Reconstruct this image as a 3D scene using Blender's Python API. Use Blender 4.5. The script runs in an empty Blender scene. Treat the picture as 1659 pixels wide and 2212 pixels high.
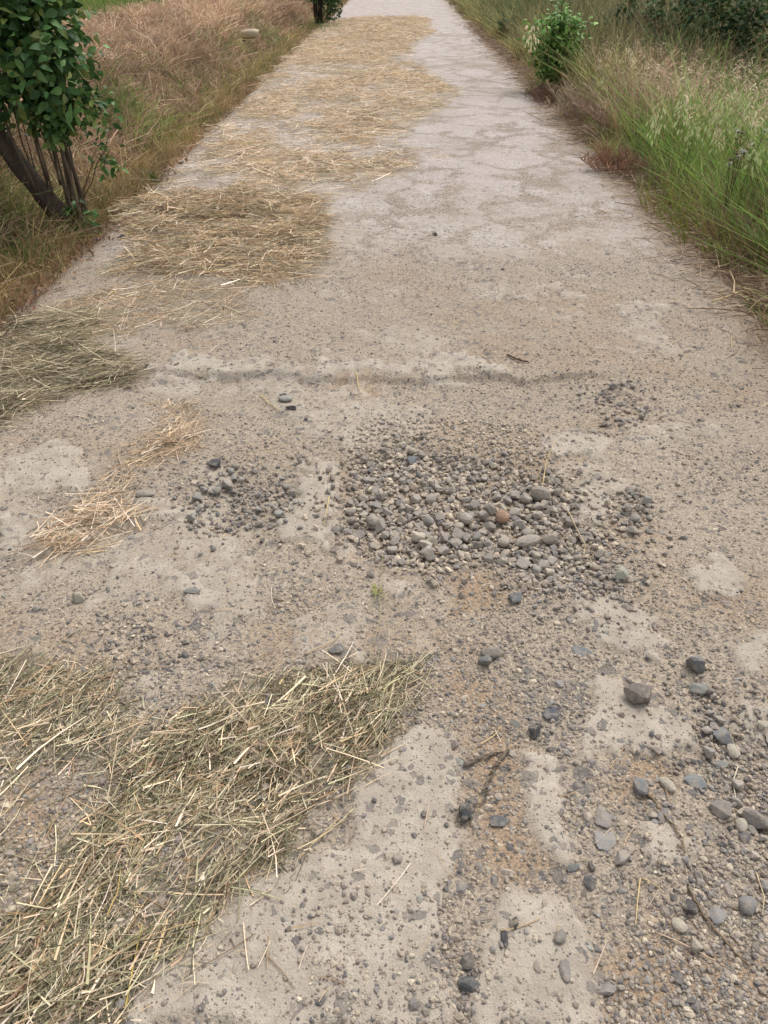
import bpy, math
import numpy as np

# ------------------------------------------------------------------ camera, sky, sun, exposure
scene = bpy.context.scene
CAM_H, PITCH, YAW = 1.55, math.radians(36.0), math.radians(0.79)
FPX, CX, CY = 1661.0, 829.5, 1106.0            # focal length and centre in units of a 1659 x 2212 frame
cam = bpy.data.cameras.new('camera')
cam_o = bpy.data.objects.new('camera', cam)
scene.collection.objects.link(cam_o)
cam_o.location = (0, 0, CAM_H)
cam_o.rotation_euler = (math.pi / 2 - PITCH, 0, YAW)
cam.sensor_fit = 'VERTICAL'
cam.angle = 2 * math.atan(1106.0 / FPX)
cam.clip_start = 0.05
cam.clip_end = 3000
scene.camera = cam_o

SUN_EL, SUN_AZ = math.radians(58), math.radians(35)     # azimuth from +Y towards +X
world = bpy.data.worlds.new('World')
scene.world = world
world.use_nodes = True
wn = world.node_tree
wn.nodes.clear()
sky = wn.nodes.new('ShaderNodeTexSky')
sky.sky_type = 'NISHITA'
sky.sun_disc = False
sky.sun_elevation = SUN_EL
sky.sun_rotation = SUN_AZ
sky.air_density = 1.0
sky.dust_density = 3.0
hs = wn.nodes.new('ShaderNodeHueSaturation')
hs.inputs['Saturation'].default_value = 0.22          # overcast: the cloud layer greys the blue out
bg = wn.nodes.new('ShaderNodeBackground')
bg.inputs['Strength'].default_value = 0.15
wo = wn.nodes.new('ShaderNodeOutputWorld')
wn.links.new(sky.outputs[0], hs.inputs['Color'])
wn.links.new(hs.outputs[0], bg.inputs['Color'])
wn.links.new(bg.outputs[0], wo.inputs['Surface'])

sun = bpy.data.lights.new('sun', 'SUN')
sun.energy = 1.1
sun.angle = math.radians(32)
sun.color = (1.0, 0.96, 0.9)
sun_o = bpy.data.objects.new('sun', sun)
scene.collection.objects.link(sun_o)
sun_o.rotation_euler = (math.pi / 2 - SUN_EL, 0, math.pi - SUN_AZ)
scene.view_settings.view_transform = 'Standard'
scene.view_settings.look = 'None'
scene.view_settings.gamma = 1.0
scene.view_settings.exposure = 0.7
scene.cycles.max_bounces = 5
scene.cycles.diffuse_bounces = 3
scene.cycles.transmission_bounces = 3

rng = np.random.default_rng(11)
U = lambda a, b, n=None: rng.uniform(a, b, n)


# ------------------------------------------------------------------ helpers: projection, noise, polygons
def ray(px, py):
    u = (np.asarray(px, float) - CX) / FPX
    v = (np.asarray(py, float) - CY) / FPX
    dx, dy, dz = u, math.cos(PITCH) - v * math.sin(PITCH), -(math.sin(PITCH) + v * math.cos(PITCH))
    c, s = math.cos(YAW), math.sin(YAW)
    return dx * c - dy * s, dx * s + dy * c, dz


def at(px, py, z=0.0):
    dx, dy, dz = ray(px, py)
    t = (CAM_H - z) / -dz
    return dx * t, dy * t


def size_at(px, py, n):
    """metres covered by n frame units at that ground point (across the line of sight)"""
    x, y = at(px, py)
    d = math.cos(PITCH) * y + math.sin(PITCH) * CAM_H
    return n * d / FPX


def G(poly):
    a = np.array(poly, float)
    x, y = at(a[:, 0], a[:, 1])
    return np.stack([x, y], 1)


def hash2(ix, iy, seed):
    h = (ix.astype(np.int64) * 374761393 + iy.astype(np.int64) * 668265263 + seed * 974711) & 0xFFFFFFFF
    h = ((h ^ (h >> 13)) * 1274126177) & 0xFFFFFFFF
    return ((h ^ (h >> 16)) & 0xFFFFFF) / float(0xFFFFFF)


def vnoise(x, y, seed=0):
    ix, iy = np.floor(x), np.floor(y)
    fx, fy = x - ix, y - iy
    fx, fy = fx * fx * (3 - 2 * fx), fy * fy * (3 - 2 * fy)
    a, b = hash2(ix, iy, seed), hash2(ix + 1, iy, seed)
    c, d = hash2(ix, iy + 1, seed), hash2(ix + 1, iy + 1, seed)
    return (a * (1 - fx) + b * fx) * (1 - fy) + (c * (1 - fx) + d * fx) * fy


def fbm(x, y, seed=0, oct=4):
    s, a, t = 0, 0.5, 0
    for k in range(oct):
        s = s + a * vnoise(x * 2 ** k, y * 2 ** k, seed + k * 17)
        t += a
        a *= 0.55
    return s / t


def sm(x, a=0.0, b=1.0):
    t = np.clip((x - a) / (b - a), 0, 1)
    return t * t * (3 - 2 * t)


def poly_sd(x, y, P):
    """signed distance to a polygon, positive inside"""
    d = np.full(x.shape, 1e9)
    ins = np.zeros(x.shape, bool)
    n = len(P)
    for i in range(n):
        ax, ay = P[i]
        bx, by = P[(i + 1) % n]
        ex, ey = bx - ax, by - ay
        t = np.clip(((x - ax) * ex + (y - ay) * ey) / (ex * ex + ey * ey + 1e-12), 0, 1)
        d = np.minimum(d, (x - ax - t * ex) ** 2 + (y - ay - t * ey) ** 2)
        c = (ay > y) != (by > y)
        ins ^= c & (x < ex * (y - ay) / (ey if abs(ey) > 1e-12 else 1e-12) + ax)
    d = np.sqrt(d)
    return np.where(ins, d, -d)


def poly_mask(x, y, P, soft, pad):
    """only evaluate near the polygon's box"""
    out = np.zeros(x.shape)
    lo, hi = P.min(0) - pad, P.max(0) + pad
    k = (x > lo[0]) & (x < hi[0]) & (y > lo[1]) & (y < hi[1])
    if k.any():
        out[k] = sm(poly_sd(x[k], y[k], P), -soft, soft)
    return out


def lin(c, k=0.75):
    c = np.asarray(c, float) / 255.0
    return np.where(c <= 0.04045, c / 12.92, ((c + 0.055) / 1.055) ** 2.4) * k


def pick(pal, n, k=0.75, jit=0.12):
    pal = np.array([lin(p, k) for p in pal])
    c = pal[rng.integers(0, len(pal), n)]
    return c * (1 + rng.normal(0, jit, (n, 1)))


# ------------------------------------------------------------------ helpers: meshes and things
def mesh_data(name, V, faces, C=None, mat=None, smooth=False):
    V = np.ascontiguousarray(V, np.float32).reshape(-1, 3)
    me = bpy.data.meshes.new(name)
    me.vertices.add(len(V))
    me.vertices.foreach_set('co', V.ravel())
    if not isinstance(faces, list):
        faces = [faces]
    idx = np.concatenate([f.ravel() for f in faces]).astype(np.int32)
    lens = np.concatenate([np.full(len(f), f.shape[1]) for f in faces])
    starts = np.concatenate([[0], np.cumsum(lens)[:-1]]).astype(np.int32)
    me.loops.add(len(idx))
    me.loops.foreach_set('vertex_index', idx)
    me.polygons.add(len(lens))
    me.polygons.foreach_set('loop_start', starts)
    me.polygons.foreach_set('use_smooth', np.full(len(lens), smooth))
    if C is not None:
        C = np.asarray(C, np.float32)
        if C.ndim == 1:
            C = np.tile(C, (len(V), 1))
        if C.shape[1] == 3:
            C = np.concatenate([C, np.ones((len(C), 1), np.float32)], 1)
        a = me.attributes.new('col', 'FLOAT_COLOR', 'POINT')
        a.data.foreach_set('color', np.ascontiguousarray(C, np.float32).ravel())
    me.update(calc_edges=True)
    me.validate()
    if mat:
        me.materials.append(mat)
    return me


def obj(name, me, parent=None, loc=(0, 0, 0), rot=(0, 0, 0)):
    o = bpy.data.objects.new(name, me)
    scene.collection.objects.link(o)
    o.location = loc
    o.rotation_euler = rot
    if parent:
        o.parent = parent
    return o


def tag(o, label=None, cat=None, group=None, kind=None):
    if label:
        o['label'] = label
    if cat:
        o['category'] = cat
    if group:
        o['group'] = group
    if kind:
        o['kind'] = kind
    return o


def thing(name, label, cat, loc, group=None, rot=0.0):
    o = obj(name, None, None, loc, (0, 0, rot))
    return tag(o, label, cat, group)


def copy_tree(root, loc, rot, scale=1.0):
    r = root.copy()
    scene.collection.objects.link(r)
    r.location = loc
    r.rotation_euler = (0, 0, rot)
    r.scale = (scale,) * 3
    for ch in list(root.children):
        c = ch.copy()
        scene.collection.objects.link(c)
        c.parent = r
    return r


# ------------------------------------------------------------------ materials
class NT:
    def __init__(s, name):
        s.m = bpy.data.materials.new(name)
        s.m.use_nodes = True
        s.t = s.m.node_tree
        s.t.nodes.clear()

    def n(s, typ, ins=None, **props):
        nd = s.t.nodes.new('ShaderNode' + typ)
        for k, v in props.items():
            setattr(nd, k, v)
        for k, v in (ins or {}).items():
            if isinstance(v, bpy.types.NodeSocket):
                s.t.links.new(v, nd.inputs[k])
            else:
                nd.inputs[k].default_value = v
        return nd

    def math(s, op, a, b=0.0, c=None, clamp=False):
        ins = {0: a, 1: b}
        if c is not None:
            ins[2] = c
        return s.n('Math', ins, operation=op, use_clamp=clamp).outputs[0]

    def mix(s, f, a, b, mode='MIX'):
        nd = s.n('Mix', None, data_type='RGBA', blend_type=mode)
        for i, v in ((0, f), (6, a), (7, b)):
            if isinstance(v, bpy.types.NodeSocket):
                s.t.links.new(v, nd.inputs[i])
            else:
                if i and len(v) == 3:
                    v = (*v, 1)
                nd.inputs[i].default_value = v
        return nd.outputs[2]

    def step(s, x, a, b):
        return s.n('MapRange', {0: x, 1: a, 2: b, 3: 0.0, 4: 1.0}, interpolation_type='SMOOTHSTEP').outputs[0]

    def noise(s, vec, scale, detail=3.0, rough=0.55):
        return s.n('TexNoise', {'Vector': vec, 'Scale': scale, 'Detail': detail, 'Roughness': rough}).outputs[0]

    def vor(s, vec, scale, feature='F1', distance='EUCLIDEAN'):
        return s.n('TexVoronoi', {'Vector': vec, 'Scale': scale}, feature=feature, distance=distance)

    def out(s, shader):
        o = s.n('OutputMaterial')
        s.t.links.new(shader, o.inputs[0])
        return s.m


def T(c, k=0.75):
    return tuple(lin(c, k)) + (1.0,)


def plant_mat(name, rough=0.7, transl=0.0, var=0.25, vscale=30.0, spec=0.3):
    t = NT(name)
    a = t.n('Attribute', attribute_name='col')
    g = t.n('NewGeometry')
    nz = t.noise(g.outputs['Position'], vscale, 2.0)
    f = t.math('MULTIPLY_ADD', nz, 2 * var, 1 - var)
    col = t.mix(1.0, a.outputs['Color'], t.n('CombineColor', {0: f, 1: f, 2: f}).outputs[0], 'MULTIPLY')
    p = t.n('BsdfPrincipled', {'Base Color': col, 'Roughness': rough, 'Specular IOR Level': spec})
    sh = p.outputs[0]
    if transl:
        tr = t.n('BsdfTranslucent', {'Color': col})
        sh = t.n('MixShader', {0: transl, 1: sh, 2: tr.outputs[0]}).outputs[0]
    return t.out(sh)


def stone_mat(name):
    t = NT(name)
    a = t.n('Attribute', attribute_name='col')
    g = t.n('NewGeometry')
    n1 = t.noise(g.outputs['Position'], 45.0, 3.0)
    n2 = t.noise(g.outputs['Position'], 320.0, 3.0, 0.7)
    f = t.math('MULTIPLY_ADD', n1, 0.7, 0.35)
    f = t.math('ADD', f, t.math('MULTIPLY_ADD', n2, 0.9, -0.15))
    col = t.mix(1.0, a.outputs['Color'], t.n('CombineColor', {0: f, 1: f, 2: f}).outputs[0], 'MULTIPLY')
    # pale road dust caught on the faces that look up
    sep = t.n('SeparateXYZ', {0: g.outputs['Normal']})
    d = t.math('MULTIPLY', t.step(t.noise(g.outputs['Position'], 60.0, 4.0), 0.42, 0.68), 0.6)
    col = t.mix(d, col, T((172, 158, 140)))
    b = t.n('Bump', {'Height': n2, 'Strength': 0.5, 'Distance': 0.003})
    p = t.n('BsdfPrincipled', {'Base Color': col, 'Roughness': 0.82, 'Normal': b.outputs[0], 'Specular IOR Level': 0.3})
    return t.out(p.outputs[0])


def bark_mat(name):
    t = NT(name)
    a = t.n('Attribute', attribute_name='col')
    tc = t.n('TexCoord')
    mp = t.n('Mapping', {'Vector': tc.outputs['Object'], 'Scale': (1, 1, 0.25)})
    n1 = t.noise(mp.outputs[0], 60.0, 4.0)
    n2 = t.noise(mp.outputs[0], 12.0, 2.0)
    f = t.math('ADD', t.math('MULTIPLY_ADD', n1, 1.0, 0.2), t.math('MULTIPLY_ADD', n2, 0.8, -0.2))
    col = t.mix(1.0, a.outputs['Color'], t.n('CombineColor', {0: f, 1: f, 2: f}).outputs[0], 'MULTIPLY')
    b = t.n('Bump', {'Height': n1, 'Strength': 0.9, 'Distance': 0.012})
    p = t.n('BsdfPrincipled', {'Base Color': col, 'Roughness': 0.9, 'Normal': b.outputs[0], 'Specular IOR Level': 0.2})
    return t.out(p.outputs[0])


M_STRAW = plant_mat('straw', 0.62, 0.12, 0.2, 25.0, 0.35)
M_GRASS = plant_mat('grass_blade', 0.65, 0.25, 0.25, 6.0, 0.25)
M_LEAF = plant_mat('waxy_leaf', 0.5, 0.16, 0.25, 14.0, 0.25)
M_SHRUB = plant_mat('shrub_leaf', 0.7, 0.2, 0.3, 8.0, 0.1)
M_SOFT = plant_mat('soft_leaf', 0.6, 0.25, 0.25, 12.0, 0.3)
M_STONE = stone_mat('stone')
M_BARK = bark_mat('bark')


def road_mat():
    t = NT('worn_concrete_and_sand')
    at_ = t.n('Attribute', attribute_name='col')
    sp = t.n('SeparateColor', {0: at_.outputs['Color']})
    R, Gd, B, A = sp.outputs[0], sp.outputs[1], sp.outputs[2], at_.outputs['Alpha']
    g = t.n('NewGeometry')
    P = g.outputs['Position']
    sxyz = t.n('SeparateXYZ', {0: P})
    Y = sxyz.outputs[1]
    n_big = t.noise(P, 2.2, 5.0)
    n_mid = t.noise(P, 14.0, 5.0, 0.6)
    n_fin = t.noise(P, 90.0, 4.0, 0.65)
    n_gr = t.noise(P, 420.0, 2.0, 0.6)
    wv = t.n('VectorMath', {0: t.n('TexNoise', {'Vector': P, 'Scale': 38.0, 'Detail': 2.0}).outputs[1], 1: (0.5, 0.5, 0.5)}, operation='SUBTRACT').outputs[0]
    wp = t.n('VectorMath', {0: wv, 1: (0.03, 0.03, 0.0)}, operation='MULTIPLY').outputs[0]
    WP = t.n('VectorMath', {0: P, 1: wp}, operation='ADD').outputs[0]
    far = t.step(Y, 3.0, 7.5)
    # sand and dirt
    grain = t.vor(P, 230.0)
    gs = t.n('SeparateColor', {0: grain.outputs['Color']})
    sand = t.mix(n_big, T((162, 148, 132)), T((188, 174, 156)))
    sand = t.mix(t.math('MULTIPLY', Gd, 0.75), sand, T((170, 143, 115)))
    sand = t.mix(t.math('MULTIPLY', far, 0.65), sand, T((164, 150, 137)))
    gramp = t.n('ValToRGB', {0: gs.outputs[0]})
    cr = gramp.color_ramp
    cr.elements[0].position, cr.elements[0].color = 0.0, (0.42, 0.40, 0.40, 1)
    cr.elements[1].position, cr.elements[1].color = 1.0, (1.35, 1.32, 1.28, 1)
    e = cr.elements.new(0.25); e.color = (0.8, 0.78, 0.76, 1)
    e = cr.elements.new(0.75); e.color = (1.08, 1.07, 1.05, 1)
    sand = t.mix(0.75, sand, gramp.outputs[0], 'MULTIPLY')
    # small pebbles lying in the sand
    peb = t.vor(WP, 95.0)
    ps = t.n('SeparateColor', {0: peb.outputs['Color']})
    pm = t.math('MULTIPLY', t.math('LESS_THAN', ps.outputs[0], t.math('MULTIPLY_ADD', n_mid, 0.9, -0.12)),
                t.step(peb.outputs['Distance'], 0.48, 0.34))
    pramp = t.n('ValToRGB', {0: ps.outputs[1]})
    cr = pramp.color_ramp
    cr.elements[0].position, cr.elements[0].color = 0.0, T((92, 88, 88))
    cr.elements[1].position, cr.elements[1].color = 1.0, T((214, 200, 178))
    e = cr.elements.new(0.4); e.color = T((128, 116, 104))
    e = cr.elements.new(0.7); e.color = T((176, 160, 136))
    # concrete
    conc = t.mix(t.step(n_mid, 0.3, 0.7), T((174, 162, 147)), T((194, 182, 166)))
    conc = t.mix(t.math('MULTIPLY', far, 0.85), conc, t.mix(t.step(n_big, 0.3, 0.7), T((186, 174, 167)), T((203, 192, 186))))
    fine = t.math('MULTIPLY_ADD', n_gr, 0.6, 0.70)
    conc = t.mix(1.0, conc, t.n('CombineColor', {0: fine, 1: fine, 2: fine}).outputs[0], 'MULTIPLY')
    blot = t.math('MULTIPLY_ADD', t.noise(P, 30.0, 5.0, 0.75), 0.55, 0.72)
    conc = t.mix(1.0, conc, t.n('CombineColor', {0: blot, 1: blot, 2: blot}).outputs[0], 'MULTIPLY')
    cp = t.vor(WP, 70.0, distance='MANHATTAN')
    cs = t.n('SeparateColor', {0: cp.outputs['Color']})
    cpm = t.math('MULTIPLY', t.math('LESS_THAN', cs.outputs[0], t.math('MULTIPLY_ADD', n_mid, 0.55, -0.1)),
                 t.step(cp.outputs['Distance'], 0.5, 0.36))
    cpm = t.math('MULTIPLY', cpm, t.math('SUBTRACT', 1.0, t.math('MULTIPLY', far, 0.85)))
    pebcol = pramp.outputs[0]
    conc = t.mix(t.math('MULTIPLY', cpm, 0.7), conc, t.mix(cs.outputs[1], T((122, 114, 106)), T((180, 164, 144))))
    sand = t.mix(t.math('MULTIPLY', pm, t.math('MULTIPLY_ADD', far, -0.4, 0.9)), sand, pebcol)
    # where dirt lies in the cracks of the far slabs
    wv2 = t.n('VectorMath', {0: t.n('TexNoise', {'Vector': P, 'Scale': 2.2, 'Detail': 4.0}).outputs[1], 1: (0.75, 0.6, 0.0)}, operation='MULTIPLY').outputs[0]
    crk = t.vor(t.n('VectorMath', {0: t.n('VectorMath', {0: P, 1: wv2}, operation='ADD').outputs[0], 1: (1.0, 0.75, 1.0)}, operation='MULTIPLY').outputs[0], 1.9, 'DISTANCE_TO_EDGE')
    cm = t.math('MULTIPLY', t.step(t.math('ADD', crk.outputs['Distance'], t.math('MULTIPLY', n_fin, 0.20)), 0.24, 0.11), t.step(Y, 3.6, 5.5))
    cm = t.math('MULTIPLY', cm, t.math('MULTIPLY', t.step(n_big, 0.36, 0.56), t.step(t.noise(P, 26.0, 4.0, 0.7), 0.36, 0.52)))
    mask = t.math('SUBTRACT', t.math('ADD', R, t.math('MULTIPLY_ADD', n_fin, 1.3, -0.65)), t.math('MULTIPLY', cm, 0.7))
    mask = t.math('ADD', mask, t.math('MULTIPLY_ADD', n_mid, 0.9, -0.45))
    mask = t.step(mask, 0.18, 0.82)
    col = t.mix(mask, sand, conc)
    # aggregate: dark broken stones showing through, shrunken cells so the outlines stay angular
    masks_, cols_ = [], []
    for sc_, dens_, gap_ in ((23.0, 0.26, 0.12), (44.0, 0.42, 0.12)):
        f1 = t.vor(WP, sc_)
        ed = t.vor(WP, sc_, 'DISTANCE_TO_EDGE')
        s1 = t.n('SeparateColor', {0: f1.outputs['Color']})
        lim = t.math('MULTIPLY_ADD', s1.outputs[2], 0.16, gap_)
        e1 = t.math('SUBTRACT', t.math('ADD', ed.outputs['Distance'], t.math('MULTIPLY_ADD', n_fin, 0.12, -0.06)), lim)
        m1 = t.math('MULTIPLY', t.math('LESS_THAN', s1.outputs[0], t.math('MULTIPLY', B, dens_)), t.step(e1, 0.0, 0.03))
        ac = t.mix(s1.outputs[1], T((96, 95, 97)), T((148, 138, 128)))
        ac = t.mix(t.math('MULTIPLY', t.step(n_fin, 0.45, 0.7), 0.55), ac, T((168, 156, 140)))
        col = t.mix(t.math('MULTIPLY', m1, 0.8), col, ac)
        masks_.append(m1)
    am, am2 = masks_
    # fine dark and light specks
    spk = t.vor(P, 150.0)
    ss = t.n('SeparateColor', {0: spk.outputs['Color']})
    sm_ = t.math('MULTIPLY', t.math('LESS_THAN', ss.outputs[0], t.math('MULTIPLY_ADD', n_mid, 0.6, -0.05)), t.step(spk.outputs['Distance'], 0.42, 0.3))
    col = t.mix(t.math('MULTIPLY', sm_, 0.75), col, t.mix(t.step(ss.outputs[1], 0.35, 0.7), T((92, 84, 78)), T((200, 186, 164))))
    spk2 = t.vor(P, 60.0)
    ss2 = t.n('SeparateColor', {0: spk2.outputs['Color']})
    sm2 = t.math('MULTIPLY', t.math('LESS_THAN', ss2.outputs[0], t.math('MULTIPLY_ADD', cm, 0.95, t.math('MULTIPLY', t.step(n_big, 0.36, 0.6), 0.5))), t.step(spk2.outputs['Distance'], 0.42, 0.32))
    sm2 = t.math('MULTIPLY', sm2, t.math('MULTIPLY', t.step(Y, 3.2, 4.6), t.math('SUBTRACT', 1.0, t.step(Y, 12.0, 19.0))))
    col = t.mix(t.math('MULTIPLY', sm2, 0.85), col, t.mix(ss2.outputs[1], T((84, 79, 78)), T((136, 122, 112))))
    # hay dust
    col = t.mix(t.math('MULTIPLY', A, t.step(n_fin, 0.25, 0.6)), col, t.mix(gs.outputs[1], T((112, 106, 80)), T((176, 165, 130))))
    h = t.math('ADD', t.math('MULTIPLY', n_gr, 0.35), t.math('MULTIPLY', grain.outputs['Distance'], -0.4))
    h = t.math('ADD', h, t.math('MULTIPLY', pm, t.math('SUBTRACT', 0.8, peb.outputs['Distance'])))
    h = t.math('ADD', h, t.math('MULTIPLY', t.math('ADD', am, am2), 0.7))
    h = t.math('ADD', h, t.math('MULTIPLY', n_fin, t.math('MULTIPLY_ADD', mask, -1.1, 1.3)))
    h = t.math('ADD', h, t.math('MULTIPLY', sm_, -0.5))
    b = t.n('Bump', {'Height': h, 'Strength': 0.55, 'Distance': 0.006})
    p = t.n('BsdfPrincipled', {'Base Color': col, 'Roughness': 0.9, 'Normal': b.outputs[0], 'Specular IOR Level': 0.2})
    return t.out(p.outputs[0])


def soil_mat(name, c1, c2, c3):
    t = NT(name)
    g = t.n('NewGeometry')
    n1 = t.noise(g.outputs['Position'], 3.0, 5.0)
    n2 = t.noise(g.outputs['Position'], 45.0, 4.0, 0.7)
    c = t.mix(t.step(n1, 0.3, 0.7), T(c1), T(c2))
    c = t.mix(t.step(n2, 0.45, 0.75), c, T(c3))
    b = t.n('Bump', {'Height': n2, 'Strength': 0.8, 'Distance': 0.03})
    p = t.n('BsdfPrincipled', {'Base Color': c, 'Roughness': 0.95, 'Normal': b.outputs[0], 'Specular IOR Level': 0.1})
    return t.out(p.outputs[0])


# ------------------------------------------------------------------ the lie of the land
XL, XR = -1.97, 2.16
POT = G([(760, 1015), (850, 965), (960, 1000), (1090, 1005), (1190, 1040), (1235, 1080), (1225, 1130), (1270, 1150), (1305, 1190), (1290, 1235),
         (1235, 1255), (1150, 1250), (1080, 1222), (960, 1215), (870, 1225), (800, 1205), (755, 1160), (748, 1090)])
POT2 = G([(420, 1080), (480, 1010), (560, 1030), (640, 1060), (640, 1110), (560, 1150), (470, 1165), (410, 1140)])
GR3 = G([(1285, 870), (1330, 820), (1385, 835), (1400, 880), (1370, 930), (1300, 925)])
GR4 = G([(1345, 1075), (1385, 1060), (1405, 1110), (1390, 1165), (1345, 1170)])
GR5 = G([(1500, 1480), (1560, 1530), (1600, 1560), (1750, 1560), (1750, 1860), (1640, 1830), (1570, 1790), (1530, 1690)])
GR6 = G([(1440, 1830), (1560, 1800), (1700, 1830), (1700, 2060), (1560, 2080), (1430, 1990)])
GR7 = G([(230, 1340), (310, 1330), (330, 1400), (240, 1420)])
GR8 = G([(1190, 1060), (1340, 1040), (1400, 1100), (1380, 1180), (1270, 1260), (1290, 1180), (1220, 1120)])
GR9 = G([(760, 930), (900, 900), (1150, 930), (1240, 1010), (1000, 1000), (800, 1000)])
GR10 = G([(1080, 1230), (1330, 1240), (1360, 1310), (1200, 1290), (1100, 1280)])

CONC = [G(p) for p in (
    [(760, 1700), (830, 1610), (900, 1560), (990, 1590), (1005, 1700), (1000, 1740), (985, 1850), (960, 1900), (965, 1960), (950, 2060), (1000, 2230),
     (250, 2230), (330, 2110), (450, 2000), (540, 1920), (640, 1880), (750, 1840)],
    [(1040, 2060), (1055, 1990), (1085, 1925), (1200, 1950), (1240, 2000), (1282, 2070), (1290, 2150), (1270, 2230), (1020, 2230)],
    [(1270, 1560), (1285, 1480), (1325, 1490), (1420, 1520), (1490, 1560), (1500, 1620), (1400, 1650), (1260, 1655)],
    [(1210, 1290), (1320, 1310), (1400, 1340), (1440, 1400), (1410, 1440), (1330, 1420), (1250, 1350)],
    [(1125, 1640), (1190, 1660), (1225, 1730), (1245, 1850), (1195, 1860), (1150, 1740)],
    [(1375, 1810), (1450, 1790), (1500, 1840), (1470, 1880), (1390, 1870)],
    [(1560, 1400), (1659, 1370), (1659, 1480), (1600, 1460)], [(1590, 1540), (1659, 1520), (1659, 1600), (1610, 1600)],
    [(1470, 1240), (1560, 1210), (1600, 1260), (1560, 1290), (1480, 1280)], [(1230, 1075), (1310, 1070), (1320, 1140), (1250, 1130)],
    [(1150, 950), (1250, 930), (1330, 955), (1310, 1000), (1190, 985)], [(880, 890), (930, 865), (960, 890), (930, 915)],
    [(330, 800), (380, 780), (520, 790), (640, 785), (640, 815), (500, 822), (340, 815)],
    [(650, 800), (700, 775), (860, 785), (1000, 778), (1110, 790), (1100, 815), (900, 812), (660, 818)],
    [(0, 1000), (120, 960), (200, 1000), (210, 1060), (60, 1080), (0, 1070)], [(150, 1120), (330, 1080), (400, 1110), (300, 1150), (180, 1170)],
    [(0, 1120), (120, 1130), (170, 1180), (60, 1220), (0, 1210)], [(370, 1250), (470, 1240), (510, 1290), (430, 1320), (370, 1300)],
    [(680, 1000), (740, 1010), (720, 1200), (610, 1150), (650, 1080)],
    [(1110, 635), (1200, 615), (1290, 630), (1270, 650), (1140, 652)], [(1190, 588), (1240, 580), (1290, 592), (1230, 604)],
    [(1300, 665), (1390, 650), (1460, 668), (1400, 690), (1310, 685)], [(1290, 755), (1340, 745), (1400, 760), (1340, 775)],
    [(1460, 710), (1540, 690), (1600, 700), (1540, 720)], [(1160, 690), (1220, 672), (1290, 685), (1220, 702)],
    [(1330, 545), (1400, 520), (1480, 530), (1500, 570), (1400, 575)], [(0, 690), (130, 620), (200, 650), (60, 700)],
    [(190, 560), (260, 510), (320, 545), (240, 590)], [(330, 430), (420, 385), (540, 385), (430, 425)])]
DIRT = [G(p) for p in (
    [(1010, 1570), (1090, 1500), (1130, 1600), (1140, 1760), (1210, 1880), (1100, 1930), (1010, 1880), (1040, 1750)],
    [(1290, 2100), (1420, 2000), (1659, 2100), (1659, 2230), (1290, 2230)], [(960, 1240), (1080, 1240), (1100, 1320), (1000, 1330)],
    [(740, 815), (800, 820), (790, 870), (735, 870)], [(1500, 1270), (1580, 1240), (1600, 1310), (1520, 1330)],
    [(930, 1480), (1000, 1440), (1080, 1520), (1010, 1560)], [(0, 1680), (90, 1680), (100, 1900), (0, 1950)],
    [(1330, 1620), (1450, 1660), (1430, 1760), (1320, 1740)])]
EDGE_TRACK = G([(1180, 225), (1300, 330), (1460, 450), (1640, 650), (1659, 900), (1520, 640), (1390, 470), (1240, 330), (1150, 240)])
LEDGE = G([(320, 816), (1285, 818), (1290, 900), (300, 900)])

# hay: name, polygon in the photograph's frame, turned into ground outlines
HAY_A = G([(-60, 1440), (120, 1430), (225, 1440), (255, 1530), (330, 1590), (470, 1530), (510, 1475), (620, 1500), (700, 1455), (820, 1448), (925, 1432),
           (895, 1500), (850, 1590), (800, 1640), (740, 1720), (660, 1800), (600, 1890), (500, 1930), (440, 2000), (400, 2060), (300, 2110), (240, 2240), (-60, 2240)])
HAY_A_SWATH = G([(100, 2260), (-60, 2260), (-60, 2040), (130, 1880), (330, 1690), (440, 1560), (580, 1505), (925, 1432), (895, 1500), (850, 1590), (800, 1640), (740, 1720), (660, 1800), (600, 1890), (500, 1930), (440, 2000), (400, 2060), (300, 2110), (240, 2260)])
HAY_A_BARE = G([(60, 1640), (200, 1610), (230, 1700), (190, 1830), (90, 1960), (0, 1950), (40, 1800)])
HAY_C = G([(330, 440), (430, 425), (560, 430), (700, 440), (690, 530), (715, 560), (640, 612), (570, 625), (470, 592), (240, 600), (290, 530), (265, 450)])
HAY_D = G([(345, 445), (420, 310), (480, 285), (560, 180), (640, 95), (715, 45), (790, 40), (920, 40), (940, 72), (880, 100), (890, 125), (925, 165), (985, 200), (975, 222),
           (920, 260), (850, 305), (972, 345), (880, 372), (800, 400), (730, 445)])
HAY_D_BARE = [G(p) for p in ([(830, 132), (880, 120), (930, 128), (920, 140), (850, 140)], [(770, 198), (815, 190), (855, 198), (810, 208)],
                             [(350, 425), (400, 382), (560, 388), (560, 402), (430, 425)], [(400, 330), (450, 300), (470, 312), (420, 345)], [(560, 190), (590, 172), (610, 186), (570, 200)], [(640, 255), (690, 250), (700, 262), (650, 268)])]
HAY_B = G([(-60, 745), (80, 705), (210, 680), (215, 720), (235, 780), (300, 800), (290, 835), (160, 870), (60, 900), (-60, 945)])
HAY_B2 = G([(90, 690), (200, 640), (320, 610), (520, 610), (560, 680), (470, 720), (330, 720), (200, 740)])
HAY_E = G([(330, 870), (400, 870), (450, 930), (420, 960), (300, 1020), (290, 1070), (310, 1120), (240, 1175), (110, 1215), (60, 1180), (180, 1110), (250, 1040), (300, 970), (360, 930)])


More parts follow.
